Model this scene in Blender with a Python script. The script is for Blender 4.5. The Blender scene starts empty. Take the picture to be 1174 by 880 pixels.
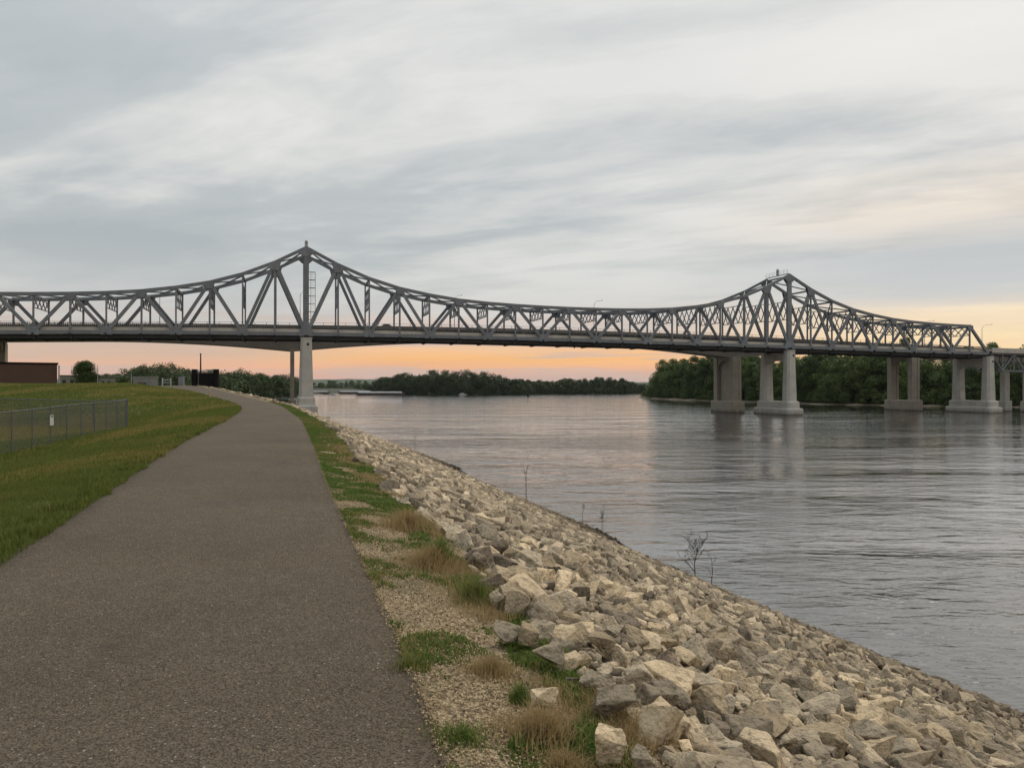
import bpy, bmesh, math, random
import numpy as np
from mathutils import Vector, Matrix, noise as mnoise

random.seed(11)
rng = np.random.default_rng(11)
R = math.radians
scene = bpy.context.scene
COL = scene.collection

# ------------------------------------------------------------------ camera
EYE = 8.2            # metres above the river
F = 882.0            # focal length in pixels of the 1174 px wide photograph
YH = 444.0           # horizon row
cam_data = bpy.data.cameras.new('camera')
cam_data.sensor_width = 36.0
cam_data.lens = 36.0 * F / 1174.0
cam_data.clip_start = 0.1
cam_data.clip_end = 30000
cam = bpy.data.objects.new('camera', cam_data)
COL.objects.link(cam)
cam.location = (0, 0, EYE)
cam.rotation_euler = (R(90) + math.atan((YH - 440.0) / F), 0, 0)
scene.camera = cam
scene.view_settings.view_transform = 'Standard'
scene.view_settings.look = 'None'
scene.view_settings.exposure = 0.0
scene.view_settings.gamma = 1.0
scene.view_settings.use_curve_mapping = False
scene.cycles.use_denoising = True
scene.cycles.max_bounces = 6
scene.cycles.diffuse_bounces = 3
scene.cycles.glossy_bounces = 3
scene.cycles.transparent_max_bounces = 12
scene.cycles.volume_bounces = 1
scene.cycles.sample_clamp_indirect = 4.0

def lin(r, g, b, a=1.0):
    def c(v):
        v /= 255.0
        return v / 12.92 if v <= 0.04045 else ((v + 0.055) / 1.055) ** 2.4
    return (c(r), c(g), c(b), a)

# ------------------------------------------------------------------ node helper
class NT:
    def __init__(self, tree):
        self.t = tree
        self.n = tree.nodes
        self.l = tree.links
    def new(self, kind, **kw):
        nd = self.n.new(kind)
        for k, v in kw.items():
            setattr(nd, k, v)
        return nd
    def put(self, sock, v):
        if isinstance(v, bpy.types.NodeSocket):
            self.l.new(v, sock)
        else:
            if isinstance(v, (tuple, list)) and len(v) == 4 and sock.type == 'VECTOR':
                v = v[:3]
            if isinstance(v, (tuple, list)) and len(v) == 3 and sock.type == 'RGBA':
                v = (*v, 1.0)
            sock.default_value = v
    def math(self, op, a, b=0.0, c=None, clamp=False):
        nd = self.new('ShaderNodeMath', operation=op, use_clamp=clamp)
        self.put(nd.inputs[0], a); self.put(nd.inputs[1], b)
        if c is not None: self.put(nd.inputs[2], c)
        return nd.outputs[0]
    def vmath(self, op, a, b=(0, 0, 0)):
        nd = self.new('ShaderNodeVectorMath', operation=op)
        self.put(nd.inputs[0], a); self.put(nd.inputs[1], b)
        return nd.outputs[0]
    def rng(self, v, a, b, c=0.0, d=1.0, smooth=True):
        nd = self.new('ShaderNodeMapRange', interpolation_type='SMOOTHSTEP' if smooth else 'LINEAR')
        self.put(nd.inputs['Value'], v)
        for k, x in zip(('From Min', 'From Max', 'To Min', 'To Max'), (a, b, c, d)):
            self.put(nd.inputs[k], x)
        return nd.outputs['Result']
    def mix(self, f, a, b, blend='MIX'):
        nd = self.new('ShaderNodeMix', data_type='RGBA', blend_type=blend)
        self.put(nd.inputs[0], f); self.put(nd.inputs[6], a); self.put(nd.inputs[7], b)
        return nd.outputs[2]
    def noise(self, vec, scale, detail=4.0, rough=0.55, dist=0.0, out='Fac'):
        nd = self.new('ShaderNodeTexNoise')
        self.put(nd.inputs['Vector'], vec)
        nd.inputs['Scale'].default_value = scale
        nd.inputs['Detail'].default_value = detail
        nd.inputs['Roughness'].default_value = rough
        nd.inputs['Distortion'].default_value = dist
        return nd.outputs[out]
    def voro(self, vec, scale, feature='F1', out='Distance', rnd=1.0):
        nd = self.new('ShaderNodeTexVoronoi', feature=feature)
        self.put(nd.inputs['Vector'], vec)
        nd.inputs['Scale'].default_value = scale
        nd.inputs['Randomness'].default_value = rnd
        return nd.outputs[out]
    def ramp(self, f, stops, interp='LINEAR'):
        nd = self.new('ShaderNodeValToRGB')
        cr = nd.color_ramp
        cr.interpolation = interp
        while len(cr.elements) < len(stops):
            cr.elements.new(0.5)
        for e, (p, c) in zip(cr.elements, stops):
            e.position = p
        for e, (p, c) in zip(cr.elements, stops):
            e.color = c if len(c) == 4 else (*c, 1)
        self.put(nd.inputs[0], f)
        return nd.outputs[0]
    def mapping(self, vec, scale=(1, 1, 1), rot=(0, 0, 0), loc=(0, 0, 0)):
        nd = self.new('ShaderNodeMapping')
        self.put(nd.inputs['Vector'], vec)
        nd.inputs['Scale'].default_value = scale
        nd.inputs['Rotation'].default_value = rot
        nd.inputs['Location'].default_value = loc
        return nd.outputs[0]
    def bump(self, h, strength=0.5, dist=0.02, normal=None):
        nd = self.new('ShaderNodeBump')
        nd.inputs['Strength'].default_value = strength
        nd.inputs['Distance'].default_value = dist
        self.put(nd.inputs['Height'], h)
        if normal is not None: self.put(nd.inputs['Normal'], normal)
        return nd.outputs[0]

# ------------------------------------------------------------------ sky
SUN_EL, SUN_AZ = R(52), R(35)      # azimuth measured from +Y towards +X
world = bpy.data.worlds.new('World')
scene.world = world
world.use_nodes = True
w = NT(world.node_tree)
w.n.clear()
out = w.new('ShaderNodeOutputWorld')
sky = w.new('ShaderNodeTexSky', sky_type='NISHITA', sun_disc=False)
sky.sun_elevation = SUN_EL
sky.sun_rotation = SUN_AZ
tc = w.new('ShaderNodeTexCoord').outputs['Generated']
dirn = w.vmath('NORMALIZE', tc)
sep = w.new('ShaderNodeSeparateXYZ'); w.put(sep.inputs[0], dirn)
dx, dy, dz = sep.outputs
el = w.math('MULTIPLY', w.math('ARCSINE', dz), 180 / math.pi)
az = w.math('MULTIPLY', w.math('ARCTAN2', dx, dy), 180 / math.pi)
zz = w.math('ADD', w.math('MAXIMUM', dz, 0.0), 0.09)
comb = w.new('ShaderNodeCombineXYZ')
w.put(comb.inputs[0], w.math('DIVIDE', dx, zz)); w.put(comb.inputs[1], w.math('DIVIDE', dy, zz))
plane = comb.outputs[0]
streak_c = w.new('ShaderNodeCombineXYZ')
w.put(streak_c.inputs[0], w.math('MULTIPLY', az, 0.045)); w.put(streak_c.inputs[1], w.math('MULTIPLY', el, 0.55))
low_streak = w.noise(streak_c.outputs[0], 1.0, 4, 0.55, 0.3)
elw = w.math('ADD', el, w.math('MULTIPLY', w.math('SUBTRACT', low_streak, 0.5), w.rng(el, 0.3, 7, 1.3, 3.0)))
elf = w.math('DIVIDE', elw, 60.0)
def stops(lst): return [(d / 60.0, lin(*c)) for d, c in lst]
left_ramp = w.ramp(elf, stops([(0, (206, 176, 166)), (0.8, (216, 178, 164)), (1.4, (246, 186, 146)), (2.1, (255, 194, 128)),
    (2.8, (250, 200, 152)), (3.5, (228, 200, 180)), (4.4, (214, 204, 196)), (6.0, (216, 214, 210)), (8, (220, 220, 217)),
    (13, (226, 226, 224)), (28, (230, 230, 229)), (42, (238, 238, 238)), (60, (250, 250, 250))]))
right_ramp = w.ramp(elf, stops([(0, (244, 206, 170)), (2, (255, 218, 170)), (3.2, (255, 228, 184)), (5.0, (255, 233, 200)),
    (5.7, (226, 216, 203)), (6.7, (200, 203, 203)), (8.6, (196, 200, 202)), (9.8, (210, 208, 205)), (11.3, (240, 229, 216)), (13.0, (240, 232, 223)), (15, (232, 230, 227)),
    (19, (234, 232, 229)), (28, (236, 235, 233)), (42, (240, 240, 240)), (60, (250, 250, 250))]))
base = w.mix(w.rng(az, 8, 30), left_ramp, right_ramp)
muted = w.ramp(elf, stops([(0, (214, 182, 170)), (0.9, (236, 182, 160)), (1.5, (240, 184, 152)), (2.1, (218, 188, 168)), (3.2, (206, 191, 178)), (4.6, (208, 203, 197)), (6.5, (216, 216, 213)), (13, (226, 226, 224)), (60, (250, 250, 250))]))
pinker = w.mix(w.rng(az, -6, -24, 0, 0.9), base, muted)
bar_c = w.new('ShaderNodeCombineXYZ')
w.put(bar_c.inputs[0], w.math('MULTIPLY', az, 0.07)); w.put(bar_c.inputs[1], w.math('MULTIPLY', el, 1.3)); bar_c.inputs[2].default_value = 4.2
bars = w.noise(bar_c.outputs[0], 1.0, 4, 0.6, 0.4)
bar_f = w.math('MULTIPLY', w.rng(bars, 0.47, 0.64, 0, 0.75), w.rng(el, 6.5, 3.5))
pinker = w.mix(w.math('MULTIPLY', bar_f, w.rng(az, 24, 6, 0.25, 1.0)), pinker, lin(214, 188, 174))
# streaked cloud deck: noise on a flat layer, stretched along one heading
rotp = w.mapping(plane, rot=(0, 0, R(-66)))
st = w.mapping(rotp, scale=(0.92, 0.46, 1), loc=(-13.148, 11.667, 0))
wv = w.vmath('SUBTRACT', w.noise(st, 1.1, 2, 0.5, 0, 'Color'), (0.5, 0.5, 0.5))
warp = w.vmath('ADD', st, w.vmath('MULTIPLY', wv, (0.9, 0.9, 0)))
c1 = w.noise(warp, 0.72, 7, 0.53, 0.0)
c2 = w.noise(w.mapping(rotp, scale=(1.9, 0.8, 1), loc=(16.871, 12.242, 0)), 1.2, 8, 0.6, 0.25)
c3 = w.noise(w.mapping(rotp, scale=(0.3, 0.22, 1), loc=(12.94, -19.7, 0)), 1.0, 2, 0.5, 0.0)
cl = w.math('ADD', w.math('ADD', w.math('MULTIPLY', c1, 0.60), w.math('MULTIPLY', c2, 0.30)), w.math('MULTIPLY', c3, 0.10))
cl = w.math('ADD', cl, w.math('MULTIPLY', w.math('MINIMUM', w.math('MAXIMUM', az, -40), 40), 0.0017))
tone = w.ramp(cl, [(0.36, (0.60, 0.655, 0.70, 1)), (0.44, (0.70, 0.745, 0.775, 1)), (0.485, (0.86, 0.88, 0.885, 1)), (0.535, (1.01, 1.01, 1.0, 1)), (0.66, (1.10, 1.09, 1.07, 1))])
tone_f = w.rng(el, 2.5, 11, 0.12, 1.0)
cloud = w.mix(tone_f, pinker, w.mix(1.0, pinker, tone, 'MULTIPLY'))
# an overcast deck is brightest overhead
zen = w.rng(el, 30, 80, 1.0, 1.3)
zc = w.new('ShaderNodeCombineXYZ')
for i in range(3): w.put(zc.inputs[i], zen)
cloud = w.mix(1.0, cloud, zc.outputs[0], 'MULTIPLY')
bg1 = w.new('ShaderNodeBackground'); w.put(bg1.inputs[0], sky.outputs[0]); bg1.inputs[1].default_value = 0.05
bg2 = w.new('ShaderNodeBackground'); w.put(bg2.inputs[0], cloud); bg2.inputs[1].default_value = 1.0
cover = w.new('ShaderNodeMixShader'); cover.inputs[0].default_value = 0.97
w.l.new(bg1.outputs[0], cover.inputs[1]); w.l.new(bg2.outputs[0], cover.inputs[2])
w.l.new(cover.outputs[0], out.inputs[0])

sun_d = bpy.data.lights.new('sun', 'SUN')
sun_d.energy = 1.4
sun_d.angle = R(22)
sun_d.color = (1.0, 0.87, 0.70)
sun = bpy.data.objects.new('sun', sun_d)
COL.objects.link(sun)
sd = Vector((math.sin(SUN_AZ) * math.cos(SUN_EL), math.cos(SUN_AZ) * math.cos(SUN_EL), math.sin(SUN_EL)))
sun.rotation_euler = sd.to_track_quat('Z', 'Y').to_euler()

# ------------------------------------------------------------------ object helpers
def tag(o, label=None, cat=None, group=None, kind=None):
    if label: o['label'] = label
    if cat: o['category'] = cat
    if group: o['group'] = group
    if kind: o['kind'] = kind
    return o
def empty(name, loc, rz=0.0):
    o = bpy.data.objects.new(name, None)
    o.empty_display_size = 0.5
    o.location = loc
    o.rotation_euler = (0, 0, rz)
    COL.objects.link(o)
    return o
def link(name, me, mat=None, parent=None):
    if mat is not None and not me.materials:
        me.materials.append(mat)
    o = bpy.data.objects.new(name, me)
    COL.objects.link(o)
    if parent is not None: o.parent = parent
    return o
def mesh_np(name, verts, faces, mat=None, parent=None, smooth=False):
    """verts (N,3), faces (M,k) array or list of such arrays"""
    me = bpy.data.meshes.new(name)
    verts = np.asarray(verts, dtype=np.float32)
    fl = faces if isinstance(faces, list) else [faces]
    fl = [np.asarray(f, dtype=np.int32) for f in fl if len(f)]
    idx = np.concatenate([f.ravel() for f in fl])
    tot = np.concatenate([np.full(len(f), f.shape[1], dtype=np.int32) for f in fl])
    start = np.concatenate([[0], np.cumsum(tot)[:-1]]).astype(np.int32)
    me.vertices.add(len(verts)); me.vertices.foreach_set('co', verts.ravel())
    me.loops.add(len(idx)); me.loops.foreach_set('vertex_index', idx)
    me.polygons.add(len(tot)); me.polygons.foreach_set('loop_start', start); me.polygons.foreach_set('loop_total', tot)
    if smooth: me.polygons.foreach_set('use_smooth', np.ones(len(tot), dtype=bool))
    me.update(calc_edges=True)
    return link(name, me, mat, parent)
class MB:
    """collects boxes, bars and prisms into ONE mesh"""
    def __init__(self): self.v = []; self.f = []
    def add(self, vs, fs):
        b = len(self.v)
        self.v += [tuple(p) for p in vs]
        self.f += [tuple(i + b for i in f) for f in fs]
    def box(self, c, s):
        x, y, z = c; a, b, d = (k / 2 for k in s)
        vs = [(x + i * a, y + j * b, z + k * d) for i in (-1, 1) for j in (-1, 1) for k in (-1, 1)]
        self.add(vs, [(0, 1, 3, 2), (4, 6, 7, 5), (0, 4, 5, 1), (2, 3, 7, 6), (0, 2, 6, 4), (1, 5, 7, 3)])
        return self
    def bar(self, p, q, wd, ht=None, side=(0, 1, 0)):
        """rectangular bar from p to q; wd along `side`, ht across"""
        p, q = Vector(p), Vector(q)
        ht = wd if ht is None else ht
        t = (q - p).normalized(); s = Vector(side)
        s = (s - t * s.dot(t))
        if s.length < 1e-4: s = Vector((1, 0, 0)) - t * t.x
        s.normalize(); u = t.cross(s)
        vs = []
        for e in (p, q):
            for i, j in ((-1, -1), (1, -1), (1, 1), (-1, 1)):
                vs.append(e + s * (i * wd / 2) + u * (j * ht / 2))
        self.add(vs, [(0, 3, 2, 1), (4, 5, 6, 7), (0, 1, 5, 4), (1, 2, 6, 5), (2, 3, 7, 6), (3, 0, 4, 7)])
        return self
    def tube(self, pts, rad, n=6):
        pts = [Vector(p) for p in pts]
        rad = rad if isinstance(rad, (list, tuple)) else [rad] * len(pts)
        b = len(self.v)
        for i, p in enumerate(pts):
            t = (pts[min(i + 1, len(pts) - 1)] - pts[max(i - 1, 0)]).normalized()
            a = t.orthogonal().normalized() if abs(t.z) < 0.9 else (Vector((1, 0, 0)) - t * t.x).normalized()
            c = t.cross(a)
            for k in range(n):
                an = 2 * math.pi * k / n
                self.v.append(tuple(p + (a * math.cos(an) + c * math.sin(an)) * rad[i]))
        for i in range(len(pts) - 1):
            for k in range(n):
                self.f.append((b + i * n + k, b + i * n + (k + 1) % n, b + (i + 1) * n + (k + 1) % n, b + (i + 1) * n + k))
        self.f.append(tuple(b + k for k in range(n))[::-1])
        self.f.append(tuple(b + (len(pts) - 1) * n + k for k in range(n)))
        return self
    def sweep(self, sections):
        """list of closed rings with equal vertex count, capped"""
        b = len(self.v); n = len(sections[0])
        for s in sections: self.v += [tuple(p) for p in s]
        for i in range(len(sections) - 1):
            for k in range(n):
                self.f.append((b + i * n + k, b + i * n + (k + 1) % n, b + (i + 1) * n + (k + 1) % n, b + (i + 1) * n + k))
        self.f.append(tuple(b + k for k in range(n))[::-1])
        self.f.append(tuple(b + (len(sections) - 1) * n + k for k in range(n)))
        return self
    def build(self, name, mat=None, parent=None, bevel=0.0, seg=1, smooth=False):
        me = bpy.data.meshes.new(name)
        me.from_pydata(self.v, [], self.f)
        bm = bmesh.new(); bm.from_mesh(me)
        bmesh.ops.recalc_face_normals(bm, faces=bm.faces)
        if bevel > 0:
            bmesh.ops.bevel(bm, geom=bm.edges[:], offset=bevel, segments=seg, affect='EDGES', clamp_overlap=True)
        bm.to_mesh(me); bm.free()
        if smooth:
            for p in me.polygons: p.use_smooth = True
        me.update()
        return link(name, me, mat, parent)
def copy_thing(o, parent=None):
    c = o.copy(); COL.objects.link(c)
    if parent is not None: c.parent = parent
    for ch in o.children: copy_thing(ch, c)
    return c

# ------------------------------------------------------------------ materials
def material(name):
    m = bpy.data.materials.new(name); m.use_nodes = True
    t = NT(m.node_tree); t.n.clear()
    o = t.new('ShaderNodeOutputMaterial')
    p = t.new('ShaderNodeBsdfPrincipled')
    t.l.new(p.outputs[0], o.inputs[0])
    t.pos = t.new('ShaderNodeNewGeometry').outputs['Position']
    t.obj = t.new('ShaderNodeTexCoord').outputs['Object']
    t.p = p; t.o = o
    return m, t
def finish(t, col, rough=0.8, normal=None, metal=0.0, spec=None):
    t.put(t.p.inputs['Base Color'], col); t.put(t.p.inputs['Roughness'], rough)
    t.p.inputs['Metallic'].default_value = metal
    if spec is not None: t.p.inputs['Specular IOR Level'].default_value = spec
    if normal is not None: t.put(t.p.inputs['Normal'], normal)
def weathered(name, c1, c2, scale=0.6, rough=0.6, streak=0.0, stain=(0.08, 0.06, 0.045), bump=0.15, vary=0.0, spec=None):
    m, t = material(name)
    n = t.noise(t.obj, scale, 6, 0.6)
    col = t.mix(t.rng(n, 0.35, 0.65), c1, c2)
    if streak:
        s = t.noise(t.mapping(t.obj, scale=(1.1, 1.1, 0.09)), 1.6, 5, 0.65)
        col = t.mix(t.rng(s, 0.5, 0.78, 0, streak), col, stain)
    oi = t.new('ShaderNodeObjectInfo').outputs['Random']
    col = t.mix(t.math('MULTIPLY', oi, vary), col, (c1[0] * 0.5, c1[1] * 0.5, c1[2] * 0.5, 1))
    f = t.noise(t.obj, scale * 14, 4, 0.6)
    if 'concrete' in name:
        zs = t.new('ShaderNodeSeparateXYZ'); t.put(zs.inputs[0], t.pos)
        wet = t.math('ADD', zs.outputs[2], t.math('MULTIPLY', t.math('SUBTRACT', t.noise(t.mapping(t.pos, scale=(1, 1, .25)), 0.8, 4), 0.5), 1.4))
        col = t.mix(t.rng(wet, 1.5, 0.25, 0, 0.6), col, (0.12, 0.10, 0.08, 1))
        col = t.mix(t.rng(wet, 0.5, 0.2, 0, 0.8), col, (0.03, 0.028, 0.022, 1))
        lift_ = t.math('FRACT', t.math('MULTIPLY', zs.outputs[2], 0.42))
        col = t.mix(t.math('MULTIPLY', t.math('LESS_THAN', lift_, 0.035), 0.35), col, (c1[0] * .5, c1[1] * .5, c1[2] * .5, 1))
    col = t.mix(t.rng(f, 0.3, 0.7, 0, 0.25), col, (c1[0] * 0.6, c1[1] * 0.6, c1[2] * 0.6, 1))
    finish(t, col, rough, t.bump(f, bump, 0.02), spec=spec)
    return m
M = {}
M['steel'] = weathered('grey bridge paint', (0.195, 0.210, 0.230, 1), (0.130, 0.142, 0.158, 1), 0.6, 0.5, 0.5, (0.07, 0.05, 0.038), vary=0.5)
M['steel_dark_and_shade'] = weathered('dark bridge steel and deck shade', (0.035, 0.036, 0.038, 1), (0.022, 0.023, 0.025, 1), 0.5, 0.7)  # near-black colour carries the underdeck shade on floor beams and stringers
M['concrete'] = weathered('pale pier concrete', (0.47, 0.45, 0.40, 1), (0.38, 0.365, 0.33, 1), 0.35, 0.85, 0.35, (0.2, 0.17, 0.13))
M['concrete_tan'] = weathered('tan pier concrete', (0.33, 0.295, 0.24, 1), (0.275, 0.247, 0.205, 1), 0.35, 0.85, 0.4, (0.13, 0.105, 0.08))
M['deck_concrete'] = weathered('deck edge concrete', (0.48, 0.45, 0.39, 1), (0.39, 0.365, 0.32, 1), 0.4, 0.85, 0.5, (0.12, 0.1, 0.085))
M['girder'] = weathered('girder concrete', (0.27, 0.245, 0.21, 1), (0.22, 0.20, 0.175, 1), 0.2, 0.85, 0.3, (0.12, 0.1, 0.08))
M['road'] = weathered('bridge road', (0.07, 0.07, 0.07, 1), (0.05, 0.05, 0.05, 1), 0.6, 0.9)
M['galv'] = weathered('galvanised metal', (0.30, 0.31, 0.32, 1), (0.22, 0.23, 0.24, 1), 2.0, 0.45)
M['black'] = weathered('black paint', (0.012, 0.0095, 0.0095, 1), (0.008, 0.007, 0.007, 1), 1.0, 0.9, spec=0.1)
M['white'] = weathered('white painted metal', (0.52, 0.53, 0.53, 1), (0.42, 0.43, 0.43, 1), 0.8, 0.6, 0.2)
M['roof_grey'] = weathered('grey roof', (0.2, 0.21, 0.22, 1), (0.15, 0.16, 0.17, 1), 0.8, 0.6)
M['glass'] = weathered('dark glass', (0.02, 0.025, 0.03, 1), (0.03, 0.035, 0.04, 1), 1.0, 0.12)
M['hull'] = weathered('rusty barge hull', (0.06, 0.035, 0.028, 1), (0.035, 0.026, 0.024, 1), 0.2, 0.7)
M['barge_cover'] = weathered('barge cover', (0.34, 0.35, 0.37, 1), (0.26, 0.27, 0.29, 1), 0.1, 0.5)
M['bark'] = weathered('bark', (0.055, 0.043, 0.033, 1), (0.035, 0.028, 0.022, 1), 1.5, 0.95)
M['twig'] = weathered('twig bark', (0.035, 0.026, 0.018, 1), (0.025, 0.019, 0.014, 1), 4, 0.95)
M['rubber'] = weathered('rubber', (0.015, 0.015, 0.015, 1), (0.02, 0.02, 0.02, 1), 3, 0.9)
M['car_paint'] = weathered('dark car paint', (0.02, 0.022, 0.026, 1), (0.018, 0.02, 0.024, 1), 1, 0.3)
M['wood_post'] = weathered('pale wood', (0.42, 0.31, 0.19, 1), (0.32, 0.24, 0.15, 1), 6, 0.8)
M['sand'] = weathered('shore sand', (0.20, 0.155, 0.10, 1), (0.035, 0.035, 0.018, 1), 0.05, 0.95)
M['far_ground'] = weathered('bank ground', (0.028, 0.036, 0.015, 1), (0.04, 0.04, 0.02, 1), 0.05, 0.95)

def brick():
    m, t = material('brown brick')
    b = t.new('ShaderNodeTexBrick')
    t.put(b.inputs['Vector'], t.mapping(t.obj, rot=(R(90), 0, 0)))
    b.inputs['Color1'].default_value = (0.080, 0.040, 0.025, 1); b.inputs['Color2'].default_value = (0.062, 0.032, 0.021, 1)
    b.inputs['Mortar'].default_value = (0.10, 0.07, 0.05, 1); b.inputs['Scale'].default_value = 2.0
    b.inputs['Mortar Size'].default_value = 0.012
    n = t.noise(t.obj, 0.4, 4)
    finish(t, t.mix(t.rng(n, 0.3, 0.7, 0, 0.35), b.outputs[0], (0.055, 0.024, 0.016, 1)), 0.85)
    return m
M['brick'] = brick()

def asphalt():
    m, t = material('asphalt')
    big = t.noise(t.pos, 0.35, 4, 0.55)
    band = t.noise(t.mapping(t.pos, scale=(0.08, 1.0, 1), rot=(0, 0, R(-14))), 0.5, 3)
    mid = t.noise(t.pos, 5.0, 5, 0.65)
    stone = t.voro(t.pos, 110.0, out='Color')
    sc = t.new('ShaderNodeSeparateColor'); t.put(sc.inputs[0], stone)
    speck = t.rng(sc.outputs[0], 0.0, 1.0, 0.45, 1.6, False)
    fine = t.noise(t.pos, 220.0, 3, 0.7)
    col = t.mix(t.rng(big, 0.3, 0.7), (0.090, 0.0705, 0.0485, 1), (0.116, 0.092, 0.064, 1))
    col = t.mix(t.rng(band, 0.42, 0.68, 0, 0.4), col, (0.112, 0.096, 0.078, 1))
    col = t.mix(t.rng(mid, 0.3, 0.7, 0.0, 0.35), col, (0.066, 0.050, 0.035, 1))
    patch = t.noise(t.vmath('ADD', t.pos, (31.0, 7.0, 0)), 0.75, 6, 0.62, 0.4)
    col = t.mix(t.rng(patch, 0.52, 0.74, 0, 0.5), col, (0.060, 0.051, 0.036, 1))
    cc = t.new('ShaderNodeCombineXYZ')
    for i in range(3): t.put(cc.inputs[i], t.math('MULTIPLY', speck, t.rng(fine, 0.3, 0.7, 0.75, 1.25)))
    col = t.mix(1.0, col, cc.outputs[0], 'MULTIPLY')
    bright = t.math('GREATER_THAN', sc.outputs[1], 0.993)
    col = t.mix(t.math('MULTIPLY', bright, 0.8), col, (0.34, 0.31, 0.27, 1))
    h = t.math('ADD', t.voro(t.pos, 110.0), t.math('MULTIPLY', fine, 0.5))
    finish(t, col, 0.9, t.bump(h, 0.75, 0.012), spec=0.25)
    return m
M['asphalt'] = asphalt()

def lawn_mat():
    m, t = material('lawn soil')
    n1 = t.noise(t.mapping(t.pos, scale=(1, 0.55, 1)), 0.13, 5, 0.6)
    n2 = t.noise(t.pos, 1.3, 5, 0.65)
    n3 = t.noise(t.pos, 14, 4, 0.7)
    col = t.mix(t.rng(n1, 0.42, 0.62), (0.092, 0.108, 0.024, 1), (0.17, 0.14, 0.038, 1))
    col = t.mix(t.rng(n2, 0.40, 0.70, 0, 0.75), col, (0.042, 0.066, 0.017, 1))
    col = t.mix(t.rng(n3, 0.45, 0.75, 0, 0.55), col, (0.030, 0.042, 0.013, 1))
    finish(t, col, 0.95, t.bump(t.math('ADD', n3, n2), 0.9, 0.12), spec=0.1)
    return m
M['lawn'] = lawn_mat()

def blade_mat(name, ca, cb, cc, transl=0.25):
    m, t = material(name)
    g = t.new('ShaderNodeNewGeometry')
    rnd = g.outputs['Random Per Island']
    n = t.noise(t.mapping(t.pos, scale=(1, 0.55, 1)), 0.13, 5, 0.6)
    n2 = t.noise(t.pos, 1.3, 4, 0.6)
    col = t.mix(rnd, ca, cb)
    f = t.math('ADD', t.rng(n, 0.46, 0.60, 0.0, 0.75), t.rng(n2, 0.5, 0.75, 0, 0.3))
    dry = t.math('LESS_THAN', t.math('FRACT', t.math('MULTIPLY', rnd, 57.3)), f)
    col = t.mix(dry, col, cc)
    t.put(t.p.inputs['Base Color'], col)
    t.p.inputs['Roughness'].default_value = 0.7
    t.p.inputs['Specular IOR Level'].default_value = 0.2
    tr = t.new('ShaderNodeBsdfTranslucent'); t.put(tr.inputs[0], col)
    mx = t.new('ShaderNodeMixShader'); mx.inputs[0].default_value = transl
    t.l.new(t.p.outputs[0], mx.inputs[1]); t.l.new(tr.outputs[0], mx.inputs[2]); t.l.new(mx.outputs[0], t.o.inputs[0])
    return m
M['blade'] = blade_mat('grass blade', (0.088, 0.118, 0.022, 1), (0.155, 0.18, 0.040, 1), (0.24, 0.20, 0.062, 1))
M['weed'] = blade_mat('weed leaf', (0.070, 0.125, 0.024, 1), (0.16, 0.22, 0.05, 1), (0.24, 0.21, 0.08, 1), 0.4)
M['dry'] = blade_mat('dry grass blade', (0.42, 0.325, 0.165, 1), (0.30, 0.21, 0.10, 1), (0.36, 0.27, 0.13, 1), 0.4)

def leaf_mat(name, a, b, c):
    m, t = material(name)
    g = t.new('ShaderNodeNewGeometry')
    rnd = g.outputs['Random Per Island']
    oi = t.new('ShaderNodeObjectInfo').outputs['Random']
    n = t.noise(t.pos, 0.22, 3, 0.6)
    col = t.mix(rnd, a, b)
    col = t.mix(t.rng(n, 0.4, 0.66, 0, 0.7), col, c)
    col = t.mix(t.math('MULTIPLY', oi, 0.5), col, (a[0] * 0.75, a[1] * 0.72, a[2] * 0.85, 1))
    o2 = t.math('FRACT', t.math('MULTIPLY', oi, 17.3))
    col = t.mix(t.math('MULTIPLY', o2, 0.45), col, (c[0] * 1.35, c[1] * 1.15, c[2] * 1.2, 1))
    t.put(t.p.inputs['Base Color'], col)
    t.p.inputs['Roughness'].default_value = 0.6
    t.p.inputs['Specular IOR Level'].default_value = 0.2
    tr = t.new('ShaderNodeBsdfTranslucent'); t.put(tr.inputs[0], col)
    mx = t.new('ShaderNodeMixShader'); mx.inputs[0].default_value = 0.06
    t.l.new(t.p.outputs[0], mx.inputs[1]); t.l.new(tr.outputs[0], mx.inputs[2]); t.l.new(mx.outputs[0], t.o.inputs[0])
    return m
M['leaf'] = leaf_mat('tree leaf', (0.030, 0.062, 0.018, 1), (0.065, 0.112, 0.026, 1), (0.105, 0.16, 0.035, 1))
M['leaf_far'] = leaf_mat('far tree leaf', (0.026, 0.048, 0.018, 1), (0.048, 0.080, 0.023, 1), (0.07, 0.108, 0.028, 1))

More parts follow.
